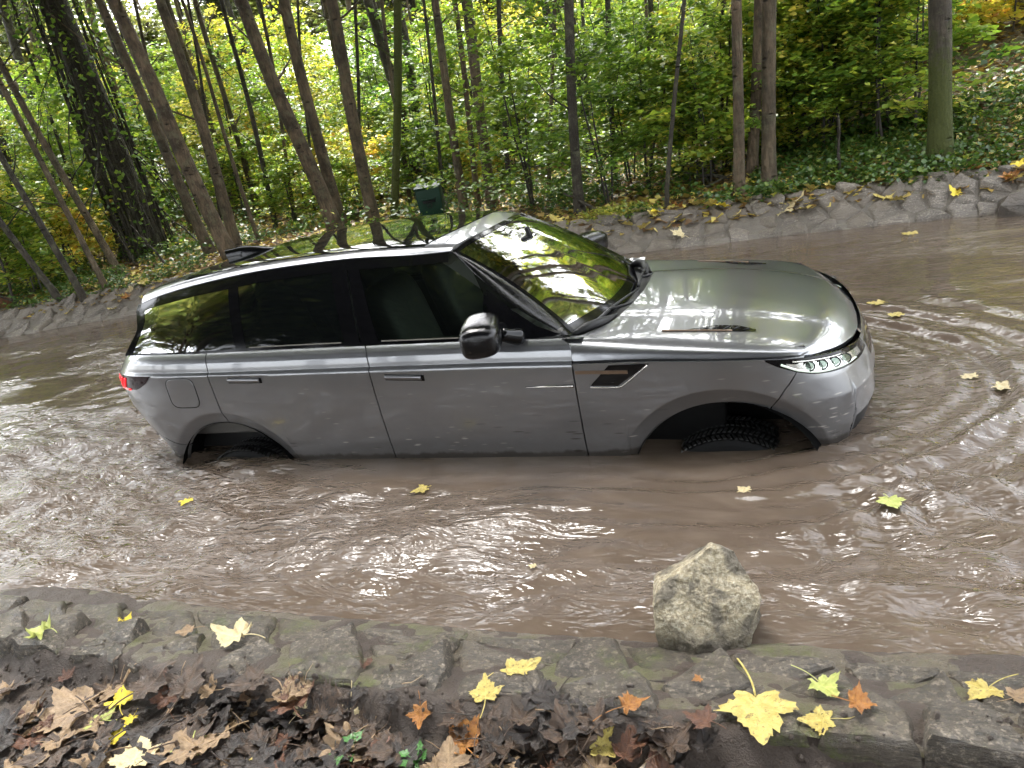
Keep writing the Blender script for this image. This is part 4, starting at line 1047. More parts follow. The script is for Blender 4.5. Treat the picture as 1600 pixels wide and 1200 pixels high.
def add_tree(px, top, diam, label, z=None, mat='bark', L=11, twigs=3, crown=0, csc=1.0, name='tree', group=None, bend=.25, y=None, flare=.35, rough=.05):
    rg = np.random.default_rng(int(px[0]*7+px[1]))
    # base: where the ground meets the sight line
    p = on_z(px, .4)
    for _ in range(30):
        p = on_z(px, float(ground_h(p[0], p[1])))*.5 + p*.5
    p[2] = float(ground_h(p[0], p[1]))
    tp = on_y(top, p[1])
    d = (tp-p)/np.linalg.norm(tp-p)
    root = empty(name, tuple(p)); tag(root, label, 'tree', group)
    G, path = trunk_mesh(rg, d, L, diam*.37, diam*.21, bend, flare=flare, rough=rough)
    mb = Wood(); mb.V.append(G.reshape(-1, 3)); mb.F.append(grid_faces(G.shape[0], G.shape[1], wrap=True)); mb.n = len(mb.V[0])
    for k in range(twigs):                         # snags and bare side shoots
        i = int(len(path)*(.12+.5*rg.random())); a = rg.random()*6.28
        br = branch_path(path[i], (math.cos(a), math.sin(a), .5+.5*rg.random()), .5+1.0*rg.random(), rg, 7, .12, .03)
        mb.tube(br, np.linspace(diam*.08, diam*.015+.002, 7), 5)
    obj('trunk', mb.mesh('trunk'), M[mat], root)
    add_crown(root, tuple(path[-1]-np.array([0, 0, 2.0])), crown, csc*(1.15 if int(px[0]) % 5 < 3 else .7), rg.random()*6)
    return root, p, d

# ------------------------------------------------------------------ the trees one can single out
T = []
T.append(add_tree((97, 472), (-46, 290), .15, 'thin trunk at the far left leaning hard over the bank', L=8, crown=1, mat='bark_dark'))
T.append(add_tree((134, 468), (-10, 225), .14, 'second thin leaning trunk from the left edge, rooted at the bank', L=8, crown=1, mat='bark_dark'))
T.append(add_tree((172, 464), (-30, 75), .13, 'third thin leaning trunk from the left edge, just left of the car tail', L=8, crown=0))
T.append(add_tree((190, 432), (22, 135), .17, 'slim grey trunk with a pale sawn-off limb, left of the ivy-hung tree', L=9, crown=2))
big = add_tree((238, 400), (85, 0), .78, 'massive dark ivy-hung tree behind the car tail', mat='bark_dark', L=12, crown=2, csc=1.25, twigs=2, rough=.10)
T.append(big)
T.append(add_tree((362, 405), (172, 0), .34, 'stout smooth trunk leaning left, nearest to the roof fin', L=12, crown=1, twigs=3))
T.append(add_tree((330, 398), (180, 60), .25, 'pale trunk half hidden behind the stout leaning one above the car tail', L=11, crown=0))
T.append(add_tree((372, 392), (253, 0), .26, 'straight slim trunk just right of the stout leaning one above the roof fin', L=12, crown=1))
T.append(add_tree((405, 378), (320, 120), .10, 'pole-thin sapling trunk standing right of the roof fin', L=8, crown=3, csc=.7))
T.append(add_tree((527, 362), (379, 0), .36, 'leaning brown trunk, left one of the pair behind the roof', L=12, crown=2))
T.append(add_tree((533, 356), (444, 0), .31, 'leaning brown trunk, right one of the pair behind the roof', L=12, crown=1))
T.append(add_tree((586, 352), (513, 0), .29, 'brown trunk between the leaning pair and the moss-green stem', L=12, crown=0))
T.append(add_tree((616, 350), (623, 0), .20, 'straight stem wholly green with moss behind the roof', mat='bark_moss', L=11, crown=3))
T.append(add_tree((727, 334), (676, 0), .19, 'slim bare trunk right of the green bin', L=11, crown=0, twigs=4))
T.append(add_tree((770, 328), (725, 0), .25, 'grey-brown trunk behind the top of the windscreen', L=12, crown=3))
T.append(add_tree((748, 325), (708, 0), .13, 'slender pale stem crossing behind the windscreen-top trunk', L=9, crown=1))
T.append(add_tree((906, 336), (885, 0), .19, 'dark trunk standing alone above the far end of the bonnet', mat='bark_dark', L=11, crown=0))
T.append(add_tree((1040, 327), (1065, 0), .075, 'thin near-black pole of a tree at the bank above the bonnet', mat='bark_dark', L=8, crown=2, csc=.7, flare=.2))
T.append(add_tree((1155, 306), (1155, 0), .17, 'left trunk of the close trio right of centre', L=11, crown=1, twigs=1))
T.append(add_tree((1174, 275), (1186, 0), .19, 'rearmost trunk of the close trio right of centre', L=11, crown=0, twigs=1))
T.append(add_tree((1200, 292), (1206, 0), .235, 'thickest front trunk of the close trio right of centre', L=12, crown=3, twigs=1))
T.append(add_tree((1470, 252), (1465, 0), .31, 'lone thick trunk with a mossy foot near the right edge', mat='bark_mossfoot', L=12, crown=2, twigs=2))
for k, (bx_, by_, tx_, dm) in enumerate([(300, 380, 205, .13), (348, 372, 292, .10), (432, 372, 350, .14), (462, 362, 405, .11), (492, 352, 468, .09), (562, 344, 556, .10), (642, 336, 598, .12), (694, 332, 662, .09), (796, 322, 780, .12), (858, 318, 862, .10), (962, 300, 948, .13), (918, 290, 912, .10), (1018, 290, 1010, .08), (1080, 275, 1102, .09), (1128, 262, 1132, .09), (1255, 240, 1262, .07), (1345, 205, 1372, .09), (60, 440, -60, .12), (20, 450, -110, .11), (275, 372, 150, .12), (150, 420, 20, .10)]):
    zone = 'beyond the car tail' if bx_ < 330 else 'beyond the car roof' if bx_ < 640 else 'beyond the windscreen' if bx_ < 960 else 'beyond the bonnet' if bx_ < 1260 else 'on the slope at the right'
    T.append(add_tree((bx_, by_-14), (tx_, 0), dm, 'thin %s stem between the front-row trunks ' % ('black' if k % 3 else 'brown') + zone, L=9, crown=k, csc=.6, twigs=4, mat='bark_dark' if k % 3 else 'bark', group='thin %s stems between the front-row trunks ' % ('black' if k % 3 else 'brown') + zone, flare=.2))
# the pale cut on the slim grey trunk
root, p, d = T[3]
q = on_y((25, 133), p[1]) - p; mb = MB(); mb.tube([q-np.array([.03, 0, .12]), q, q+np.array([.03, -.03, .05])], [.03, .036, .034], 10); o = mb.build('cut_limb', simple('sawn_wood', (.16, .13, .09), .8), root)
o['label'] = 'pale sawn end of a limb'
# ivy stems and leaves up the massive tree
root, p, d = big
rg = np.random.default_rng(55); mb = Wood()
for k in range(46):
    a = rg.random()*6.28; n = 14; zz = np.linspace(0, 4+5*rg.random(), n); rr = .42*(1-.04*zz)+.03+.05*rg.random()+.10*np.exp(-zz/.5)
    aa = a + .25*np.sin(zz*.9+rg.random()*6)+.12*rg.normal(0, 1, n).cumsum()*.3
    pts = d[None]*zz[:, None] + np.stack([np.cos(aa)*rr, np.sin(aa)*rr, 0*zz], 1); mb.tube(pts, np.linspace(.022, .008, n)*(.6+rg.random()), 5)
for k in range(26):                                         # dead creepers hanging off to the sides
    zz = 1.5+5.5*rg.random(); a = rg.random()*6.28; p0 = d*zz + np.array([math.cos(a)*.4, math.sin(a)*.4, 0])
    br = branch_path(p0, (math.cos(a)*.7-.25, math.sin(a)*.7, -.8), 1.2+1.6*rg.random(), rg, 9, .10, -.05); mb.tube(br, np.linspace(.016, .005, 9), 4)
obj('creeper', mb.mesh('creeper'), M['bark_dark'], root)
n = 2600; zz = rg.random(n)**.8*9; a = rg.random(n)*6.28; rr = .48+.35*np.abs(rg.normal(0, .5, n))
P_ = d[None]*zz[:, None]+np.stack([np.cos(a)*rr, np.sin(a)*rr, 0*zz], 1)
o = obj('ivy', leaf_mesh('ivy', P_, .10, rg, .9, np.clip(rg.normal(.28, .2, n), 0, 1)), M['leaf_green'], root, smooth=False)

# ------------------------------------------------------------------ background trunks, saplings, shrubs
rgb = np.random.default_rng(21)
def where(x, y):
    q = proj(np.array([x, y, 2.0]))[0][0]
    return 'beyond the car tail' if q < 330 else 'beyond the car roof' if q < 640 else 'beyond the windscreen' if q < 960 else 'beyond the bonnet' if q < 1260 else 'on the slope at the right'
occupied = [t[1][:2] for t in T]
def scatter(n, dmin, dmax, gap, pxr=(-120, 1720), power=1.0):
    out = []; tries = 0
    while len(out) < n and tries < n*60:
        tries += 1
        px = pxr[0] + (pxr[1]-pxr[0])*rgb.random(); dist = dmin + (dmax-dmin)*rgb.random()**power
        dr = ray((px, 300)); dr = dr/np.hypot(dr[0], dr[1]); p = CAM + dr*dist
        if p[1] < far_edge(p[0]) + .9: continue
        if any(np.hypot(p[0]-q[0], p[1]-q[1]) < gap for q in out+occupied): continue
        out.append(p[:2])
    return out
# trunk stock for the distance
STOCK = []
for i in range(5):
    rg = np.random.default_rng(300+i); G, path = trunk_mesh(rg, (rg.normal(0, .05)-.03, rg.normal(0, .04), 1), 13, .12, .06, .5, sides=9, step=.5)
    wd = Wood(); wd.V.append(G.reshape(-1, 3)); wd.F.append(grid_faces(G.shape[0], G.shape[1], wrap=True)); wd.n = len(wd.V[0])
    for k in range(5):
        j = int(len(path)*(.15+.6*rg.random())); a = rg.random()*6.28
        wd.tube(branch_path(path[j], (math.cos(a), math.sin(a), .7), .8+1.4*rg.random(), rg, 6, .12, .03), np.linspace(.03, .006, 6), 4)
    me = wd.mesh('trunk'); me.materials.append(M['bark_dark'] if i % 2 else M['bark']); STOCK.append((me, path[-1]))
for k, (x, y) in enumerate(scatter(72, 16, 38, 1.1) + scatter(7, 18, 34, 2.5, (-1100, -250)) + scatter(8, 14, 30, 1.6, (1720, 2500))):
    me, tip = STOCK[k % 5]
    root = empty('tree', (x, y, float(ground_h(x, y)))); lb = 'slender %s trunk deep in the wood %s' % ('dark' if (k % 5) % 2 else 'brown', where(x, y)); tag(root, lb, 'tree', lb.replace('trunk', 'trunks'))
    sc = .45+.7*rgb.random()**1.5; root.scale = (sc, sc, 1.0); root.rotation_euler = (0, 0, rgb.random()*6.28)
    obj('trunk', me, None, root)
    add_crown(root, tuple(tip-np.array([0, 0, 4.5 if k % 2 else 7.0])), int(rgb.integers(4)), (.75+.3*rgb.random()) if k % 5 == 0 else .35, rgb.random()*6)
for k, (x, y) in enumerate(scatter(50, 36, 75, 2.6, power=.8)):
    me, tip = STOCK[k % 5]
    root = empty('tree', (x, y, float(ground_h(x, y)))); lb = 'far tree at the back of the wood ' + where(x, y); tag(root, lb, 'tree', lb.replace('tree', 'trees'))
    sc = 1+1.0*rgb.random(); root.scale = (sc, sc, .8); root.rotation_euler = (0, 0, rgb.random()*6.28)
    obj('trunk', me, None, root)
    add_crown(root, tuple(tip-np.array([0, 0, 6.5 if k % 2 else 9.5])), int(rgb.integers(4)), 1.1+.4*rgb.random(), rgb.random()*6)
# understory stock
SAP = []
spec = [  # H, r0, nstem, z0, nbr, blen, per, size, hue, mat
 (5.5, .035, 2, .18, 60, 1.7, 26, .105, (.34, .16), 'leaf_green'),
 (4.2, .028, 2, .12, 56, 1.5, 28, .10, (.48, .2), 'leaf_green'),
 (6.2, .04, 1, .22, 60, 1.9, 24, .11, (.42, .2), 'leaf_yellow'),
 (3.4, .022, 3, .08, 60, 1.3, 32, .095, (.25, .14), 'leaf_green'),
 (2.2, .016, 4, .06, 60, .95, 40, .09, (.40, .2), 'leaf_green'),
 (1.5, .012, 5, .05, 60, .75, 46, .085, (.55, .22), 'leaf_yellow')]
for i, (H, r0, ns, z0, nb, bl_, per, sz, hue, mt) in enumerate(spec):
    st, lf = make_plant(500+i, H, r0, ns, z0, nb, bl_, per, sz, hue=hue)
    st.materials.append(M['twig']); lf.materials.append(M[mt]); SAP.append((st, lf))
def put_sapling(x, y, k, sc, label, group, cat='sapling', name='sapling', rz=None):
    st, lf = SAP[k]; root = empty(name, (x, y, float(ground_h(x, y))), rgb.random()*6.28 if rz is None else rz); root.scale = (sc, sc, sc)
    tag(root, label, cat, group); obj('stem', st, None, root); obj('foliage', lf, None, root, smooth=False)
    return root
HS = [5.5, 4.2, 6.2, 3.4]
KIND = ['tall green-leaved young tree', 'yellow-green young tree', 'tall yellow-leaved young tree', 'dense dark-green sapling']
BKIND = {4: 'low green bush', 5: 'low yellowing bush'}
def fit(x, y, k):      # crowns of the understory stay below the canopy gap
    d = math.hypot(x-CAM[0], y-CAM[1]); return min(1.5, (1.2+.17*d-float(ground_h(x, y))*.8)/HS[k])*(.75+.35*rgb.random())
for x, y in scatter(95, 14, 30, 1.1) + scatter(22, 17, 34, 1.6, (-1100, -150)) + scatter(10, 13, 28, 1.3, (1720, 2500)):
    k = int(rgb.integers(0, 4)); put_sapling(x, y, k, max(.4, fit(x, y, k)), KIND[k] + ' between the trunks ' + where(x, y), KIND[k] + ' group between the trunks ' + where(x, y))
for x, y in scatter(75, 27, 52, 1.8):
    k = int(rgb.integers(0, 4)); put_sapling(x, y, k, max(.6, fit(x, y, k)), KIND[k] + ' far back in the wood ' + where(x, y), KIND[k] + ' group far back in the wood ' + where(x, y))
for x, y in scatter(60, 14.5, 34, 1.0):
    k = 4+int(rgb.integers(0, 2)); put_sapling(x, y, k, .8+.6*rgb.random(), BKIND[k] + ' on the woodland floor ' + where(x, y), BKIND[k] + ' group on the floor ' + where(x, y), 'bush', 'bush')
# near clumps one can single out
def at_px(px):
    p = on_z(px, .4)
    for _ in range(30): p = on_z(px, float(ground_h(p[0], p[1])))*.5+p*.5
    return p
for px, k, sc, lb in (((830, 325), 3, .95, 'bright green bushy sapling behind the windscreen, left of the dark lone trunk'),
                      ((950, 318), 3, .85, 'bright green bushy sapling right of the dark lone trunk'),
                      ((1010, 300), 0, .62, 'tall green sapling left of the thin black pole'),
                      ((1090, 290), 4, 1.0, 'green bush between the thin black pole and the trunk trio'),
                      ((1290, 232), 1, .62, 'pale green layered sapling right of the trunk trio'),
                      ((1395, 205), 1, .66, 'pale green layered sapling left of the mossy-footed trunk'),
                      ((1560, 190), 2, .5, 'yellowing sapling at the right edge beyond the mossy-footed trunk'),
                      ((660, 320), 4, .9, 'green bush around the green bin'),
                      ((470, 350), 4, .8, 'green bush left of the leaning pair of trunks'),
                      ((555, 335), 4, .7, 'green bush right of the leaning pair of trunks'),
                      ((1245, 228), 1, .72, 'green layered sapling close on the right of the trunk trio'), ((1345, 196), 3, .9, 'dense green sapling between the trio and the mossy-footed trunk'), ((1432, 186), 0, .55, 'green sapling just left of the mossy-footed trunk'),
                      ((1535, 168), 1, .6, 'green sapling just right of the mossy-footed trunk'), ((1128, 268), 3, .8, 'dense green sapling behind the left trunk of the trio'), ((1062, 282), 0, .55, 'green sapling behind the thin black pole'), ((985, 285), 3, .9, 'dense green sapling deep behind the dark lone trunk'),
                      ((1262, 214), 4, 1.25, 'broad green bush on the slope right of the trio'), ((1312, 222), 4, 1.0, 'green bush by the upright dead stem'), ((1352, 206), 1, .8, 'pale layered sapling behind the upright dead stem'),
                      ((1398, 212), 4, 1.2, 'broad green bush left of the mossy-footed trunk'), ((1288, 178), 1, .95, 'tall pale sapling up the slope right of the trio'), ((1372, 166), 3, 1.05, 'dense green sapling up the slope near the right'),
                      ((1440, 170), 1, .9, 'pale sapling up the slope behind the mossy-footed trunk'), ((1530, 150), 1, .85, 'pale sapling up the slope right of the mossy-footed trunk'), ((1585, 165), 4, 1.3, 'green bush at the right margin on the slope'), ((1215, 235), 4, 1.1, 'green bush at the foot of the trio'),
                      ((60, 425), 4, 1.1, 'green bush under the thin leaning trunks at the far left'),
                      ((215, 350), 2, .75, 'pale yellow-green sapling in front of the ivy-hung tree'),
                      ((120, 380), 0, .7, 'green sapling left of the ivy-hung tree')):
    p = at_px(px); put_sapling(p[0], p[1], k, sc, lb, None, 'bush' if k > 3 else 'sapling', 'bush' if k > 3 else 'sapling')
# trees on the photographer's side, mirrored in glass and paint
for k, (x, y, sc) in enumerate([(-8.8, -5.8, 1.2), (-4.6, -6.4, 1.2), (-.8, -6.8, 1.2), (2.6, -6.2, 1.15), (6.0, -5.5, 1.2), (-12.5, -6.5, 1.2), (-11, -10.5, 1.3), (-15.5, -9.5, 1.3), (-7.2, -8.2, 1.1), (-5.0, -10.5, 1.2), (-2.6, -9.2, 1.1), (.6, -9, 1.1), (3.2, -10, 1.1), (5.5, -8, 1.0), (-8.5, -13, 1.4), (-18, -6, 1.3)]):
    me, tip = STOCK[k % 5]
    root = empty('tree', (x, y, float(near_h(np.array([x]), np.array([y]))[0]))); tag(root, 'woodland tree on the near bank, mirrored in the car windows', 'tree', 'woodland trees behind the viewer')
    obj('trunk', me, None, root); root.scale = (1.4, 1.4, 1.0)
    add_crown(root, tuple(tip-np.array([0, 0, 8.5])), 2*(k % 2), sc, k*1.3); add_crown(root, tuple(tip-np.array([0, 0, 6.0])), 2*((k+1) % 2), sc, k*2.3)

# ------------------------------------------------------------------ ground cover (nobody could count it)
rg = np.random.default_rng(77)
def cover(name, label, n, xr, dr, size, mat, hue, lift, flat=.5, patch=0, seed=0, thin=1.0):
    x = xr[0]+(xr[1]-xr[0])*rg.random(n); d = dr[0]+(dr[1]-dr[0])*rg.random(n)**1.3; y = far_edge(x)+d
    if patch: 
        keep = fbm(x*1.1+seed, y*1.1, 3) > patch; x, y, d = x[keep], y[keep], d[keep]
    z = ground_h(x, y) + lift*rg.random(len(x))*(.4+.9*vnoise(x*2+seed, y*2)) + .01
    me = leaf_mesh(name, np.stack([x, y, z], 1), size, rg, flat, np.clip(rg.normal(hue[0], hue[1], len(x)), 0, 1))
    return tag(obj(name, me, M[mat], smooth=False), label, 'ground cover', kind='stuff')
cover('leaf_litter', 'yellow and brown leaf litter over the woodland floor', 70000, (-24, 8), (.26, 16), .10, 'leaf_litter', (.55, .28), .03, .35)
cover('ground_cover', 'low green herbs growing along the top of the far bank', 60000, (-18, 7), (.42, 5), .055, 'leaf_ground', (.4, .22), .22, .6, -.08, 3)
cover('undergrowth', 'green undergrowth spreading beneath the trees', 42000, (-26, 9), (2.5, 18), .085, 'leaf_ground', (.5, .22), .45, .6, -.05, 11)
cover('grass', 'low green growth on the slope at the right', 16000, (-.2, 6), (.6, 3.2), .05, 'leaf_ground', (.38, .2), .14, .6)
n = 4200; x_ = -8+14*rg.random(n); y_ = -2.98-3.2*rg.random(n)**1.4
px_ = proj(np.stack([x_, y_, 0*x_], 1)); out = (px_[:, 2] < .2) | (px_[:, 0] < -15) | (px_[:, 0] > 1615) | (px_[:, 1] > 1215); x_, y_ = x_[out], y_[out]; n = len(x_)
me = leaf_mesh('bank_litter', np.stack([x_, y_, near_h(x_, y_)+.006+.012*rg.random(n)], 1), .05, rg, .35, np.clip(rg.normal(.22, .17, n), 0, .8), .5)
tag(obj('bank_litter', me, M['leaf_litter'], smooth=False), 'small brown leaf scraps strewn over the near bank', 'leaf litter', kind='stuff')
# bright yellow-green cushion on the bank beyond the bonnet
n = 1500; c = at_px((965, 338)); P_ = c[None]+rg.normal(0, 1, (n, 3))*np.array([.26, .16, .05])+np.array([0, 0, .04]); P_[:, 2] = np.maximum(P_[:, 2], ground_h(P_[:, 0], P_[:, 1])+.01)
tag(obj('moss_cushion', leaf_mesh('moss_cushion', P_, .04, rg, .6, np.clip(rg.normal(.85, .08, n), 0, 1)), M['leaf_ground'], smooth=False), 'bright yellow-green cushion of plants on the bank beyond the bonnet', 'plant')

# fallen sticks
sticks = [((1060, 268), (1150, 278), .035, 'dark fallen branch lying left of the trunk trio'), ((1085, 300), (1150, 270), .02, 'thin fallen branch slanting behind the left trunk of the trio'),
          ((1310, 275), (1311, 178), .022, 'upright broken dead stem between the trio and the mossy-footed trunk'), ((1230, 240), (1290, 170), .018, 'thin dead branch leaning right of the trio'),
          ((880, 300), (945, 334), .025, 'dead branch propped against the dark lone trunk'), ((1365, 200), (1440, 175), .03, 'dead branch under the pale sapling by the mossy-footed trunk'),
          ((1500, 165), (1600, 150), .04, 'dark log lying on the slope right of the mossy-footed trunk'), ((540, 345), (590, 320), .04, 'dark stick in the gap beside the leaning pair'),
          ((255, 330), (330, 395), .022, 'bare stem slanting beside the ivy-hung tree'), ((205, 350), (262, 418), .022, 'pale dead stem at the foot of the ivy-hung tree'), ((160, 330), (215, 418), .018, 'pale leaning stem left of the ivy-hung tree'),
          ((690, 300), (705, 335), .02, 'dark stick leaning beside the green bin'), ((15, 468), (45, 482), .05, 'dark stick on the bank at the far left')]
for a, b, r, lb in sticks:
    lo = a if a[1] > b[1] else b; hi = b if lo is a else a
    p = at_px(lo); q = on_y(hi, p[1]+.15); rg2 = np.random.default_rng(int(a[0]))
    n = 9; t = np.linspace(0, 1, n)[:, None]; pts = p[None]*(1-t)+q[None]*t + rg2.normal(0, .012, (n, 3))*np.linalg.norm(q-p)
    wd = Wood(); wd.tube(pts-p[None], np.linspace(r, r*.45, n), 7)
    for k in range(2):
        j = 3+int(rg2.random()*4); wd.tube(branch_path(pts[j]-p, rg2.normal(0, 1, 3)+np.array([0, 0, .6]), .35, rg2, 5, .15), np.linspace(r*.4, r*.1, 5), 4)
    tag(obj('fallen_branch', wd.mesh('fallen_branch'), M['bark_dark'], loc=tuple(p)), lb, 'branch')
# rotten log at the left margin
p = at_px((6, 486)); rg2 = np.random.default_rng(4); n = 15
path = np.stack([np.linspace(-1.3, .10, n), np.linspace(.35, 0, n), .12+.02*np.sin(np.linspace(0, 5, n))], 1); aa = np.linspace(0, 2*np.pi, 18, endpoint=False)
G = np.array([[c_ + np.array([0, math.cos(a), math.sin(a)])*(.115*(1+.18*rg2.normal()*.5)) for a in aa] for c_ in path])
mb = MB(); mb.grid(G, wrap=True); mb.F.append([int(i) for i in range((n-1)*18, n*18)])
t_ = NT('rotten_wood'); M['rotten'] = t_.done(t_.bsdf(Base_Color=t_.mix(t_.noise(t_.coord(scale=(.3, 1, 1)), 25, 6, .7), (.035, .014, .007), (.17, .065, .025)), Roughness=.8))
o = tag(mb.build('rotten_log', M['rotten'], None, smooth=False), 'rust-brown rotten log cut off by the left margin', 'log'); o.location = tuple(p)

# ------------------------------------------------------------------ green bin
p = at_px((680, 348)); cam_dir = np.array([CAM[0]-p[0], CAM[1]-p[1]]); rz = math.atan2(cam_dir[1], cam_dir[0]) + math.pi/2 - .18
BIN = empty('waste_bin', tuple(p), rz); tag(BIN, 'dark green metal bin on a post behind the car roof', 'bin')
M['bin'] = simple('bin_green', (0.006, 0.024, 0.014), .5, Specular_IOR_Level=.2)
b0 = float(np.linalg.norm(p-CAM))/1200
wB, hB, zB = 38*b0, 46*b0, .12
mb = MB(); w2 = wB/2; 
V = [(-w2*.92, -.12, zB), (w2*.92, -.12, zB), (w2*.92, .12, zB), (-w2*.92, .12, zB), (-w2, -.15, zB+hB*.88), (w2, -.15, zB+hB*.88), (w2, .14, zB+hB), (-w2, .14, zB+hB)]
mb.add(V, [(3, 2, 1, 0), (4, 5, 6, 7), (0, 1, 5, 4), (1, 2, 6, 5), (2, 3, 7, 6), (3, 0, 4, 7)]); mb.build('body', M['bin'], BIN, bevel=.012)
mb = MB(); mb.add([(x*1.05, y*1.05, z+.008) for x, y, z in V[4:]]+[(x*1.05, y*1.05, z+.026) for x, y, z in V[4:]], [(3, 2, 1, 0), (4, 5, 6, 7), (0, 1, 5, 4), (1, 2, 6, 5), (2, 3, 7, 6), (3, 0, 4, 7)]); mb.build('lid', M['bin'], BIN, bevel=.006)
mb = MB(); mb.box((-.01, -.165, zB+hB*.56), (wB*.62, .06, .02)); mb.build('slot_hood', M['bin'], BIN, bevel=.005)
mb = MB(); mb.box((0, -.139, zB+hB*.48), (wB*.5, .012, .045)); mb.build('slot', M['black_matt'], BIN)
mb = MB(); mb.tube([(.035*math.cos(a), -.15, zB+hB*.36+.035*math.sin(a)) for a in np.linspace(0, 6.28, 18)], .008, 6, cap=False); mb.build('lock_ring', M['black_matt'], BIN)
mb = MB(); mb.tube([(0, .0, -.3), (0, 0, zB+.05)], .035, 10); mb.build('post', M['bin'], BIN)

# ------------------------------------------------------------------ stones
def cell_polys(sites, bounds, jit=None):
    """Voronoi cells by half-plane clipping"""
    out = []
    for i, s in enumerate(sites):
        poly = [(bounds[0], bounds[2]), (bounds[1], bounds[2]), (bounds[1], bounds[3]), (bounds[0], bounds[3])]
        dd = np.hypot(*(sites-s).T); near = np.argsort(dd)[1:18]
        for j in near:
            mx, my = (s+sites[j])/2; nx, ny = sites[j]-s; new = []
            for k in range(len(poly)):
                a, b = poly[k], poly[(k+1) % len(poly)]; da = (a[0]-mx)*nx+(a[1]-my)*ny; db = (b[0]-mx)*nx+(b[1]-my)*ny
                if da <= 0: new.append(a)
                if da*db < 0: t = da/(da-db); new.append((a[0]+(b[0]-a[0])*t, a[1]+(b[1]-a[1])*t))
            poly = new
            if len(poly) < 3: break
        if len(poly) >= 3: out.append((s, np.array(poly)))
    return out
def stone_mesh(c, poly, hfn, rise, rg, na=18, gap=.012, tilt=.05, rough=.012, side_h=.08, dome=.5):
    """stone whose plan is `poly`; ring grid from centre to chipped edge, then down the side"""
    poly = np.asarray(poly); c = poly.mean(0)
    va = np.sort(np.arctan2(*(poly-c).T[::-1]) % (2*np.pi))
    ang = np.sort(np.concatenate([va, np.linspace(0, 2*np.pi, max(6, na-len(va)), endpoint=False)+.013])); na = len(ang); rad = []
    for a in ang:
        d = np.array([math.cos(a), math.sin(a)]); best = 9
        for k in range(len(poly)):
            p, q = poly[k]-c, poly[(k+1) % len(poly)]-c; e = q-p; den = d[0]*e[1]-d[1]*e[0]
            if abs(den) < 1e-9: continue
            t = (p[0]*e[1]-p[1]*e[0])/den; u = (p[0]*d[1]-p[1]*d[0])/den
            if t > 0 and -1e-6 <= u <= 1+1e-6: best = min(best, t)
        rad.append(best if best < 9 else .05)
    rad = np.maximum(np.array(rad)-gap, .015)*(1+rg.normal(0, .03, na))
    tx, ty = rg.normal(0, tilt, 2); z0 = float(hfn(c[0], c[1])); off = rg.random(3)*50
    chip = np.abs(rg.normal(0, .5, na))*.35
    rings = [(.02, 0), (.35, 0), (.62, 0), (.84, .0), (.955, .05), (1.0, .30), (1.02, 1.0)]
    V = []
    for f, dn in rings:
        for a, r, ch in zip(ang, rad, chip):
            x, y = math.cos(a)*r*f, math.sin(a)*r*f
            n_ = noise.fractal(Vector((x*7+off[0], y*7+off[1], off[2])), 1.0, 2.1, 5)
            led = noise.fractal(Vector((x*5+off[1], y*12+off[0], off[2])), 1.0, 2.1, 2); led = math.floor(led*4)/4    # split layers of slate
            n2 = noise.fractal(Vector((x*30+off[1], y*30+off[0], off[2])), 1.0, 2.1, 3)
            z = z0 + rise + tx*x + ty*y + rough*n_*.8 + rough*.7*led + rough*.25*n2 - (dn + (ch if .9 < f < 1.01 else 0))*side_h - dome*rise*f*f
            V.append((x, y, z))
    V = np.array(V); F = [list(f) for f in grid_faces(len(rings), na, wrap=True)]
    F.append(list(range(na))[::-1])
    return V, F, c
def place_stones(parent, cells, hfn, rise, mat, rg, smooth=True, **kw):
    for s, poly in cells:
        V, F, c = stone_mesh(s, poly, hfn, rise*(.5+rg.random()), rg, **kw)
        o = obj('stone', mesh_data('stone', V, F), mat, parent, smooth=smooth, loc=(c[0], c[1], 0))
def sharpen(o_list, ang=.6):
    for o in o_list:
        o.data.set_sharp_from_angle(angle=ang)

# near edge: pitched slabs along the water
NB = empty('stone_edging', (0, 0, 0)); tag(NB, 'wet dark stone edging along the near side of the water', 'stone edging')
rg = np.random.default_rng(12)
xx = np.linspace(-5.2, 2.6, 420); yy = np.linspace(-2.86, -2.2, 60); gx, gy = np.meshgrid(xx, yy, indexing='ij')
def bed_h(x, y):
    x = np.asarray(x, float); y = np.asarray(y, float)
    e = -2.46 + .035*np.sin(x*1.7) + .03*fbm(x*2.1, x*0+3, 3); d = e-y
    return np.where(d > 0, .030 + .082*sstep(0, .42, d), .030-.45*sstep(0, .5, -d)) + .018*fbm(x*3.1, y*5, 4) + .008*fbm(x*14, y*20, 3) - .06*sstep(.35, .41, d+.06*fbm(x*2.4, y*0, 3))
me = mesh_data('mortar_bed', np.stack([gx, gy, bed_h(gx, gy)], -1).reshape(-1, 3), grid_faces(420, 60, flip=True)); obj('mortar_bed', me, M['mortar'], NB)
sites = []
x = -4.9
while x < 2.5:                                   # front row: bigger blocks with a face towards the viewer
    w_ = .20+.24*rg.random(); sites.append((x+w_/2, -2.77+.025*rg.normal())); x += w_
x = -4.9
while x < 2.5:
    w_ = .20+.26*rg.random(); sites.append((x+w_/2, -2.645+.03*rg.normal())); x += w_
x = -4.9
while x < 2.5:
    w_ = .26+.30*rg.random(); sites.append((x+w_/2, -2.53+.02*rg.normal())); x += w_
cells = cell_polys(np.array(sites), (-5, 2.6, -2.88, -2.47))
flat = lambda x, y: float(bed_h(np.array([x]), np.array([max(y, -2.72)]))[0])
n0 = len(bpy.data.objects)
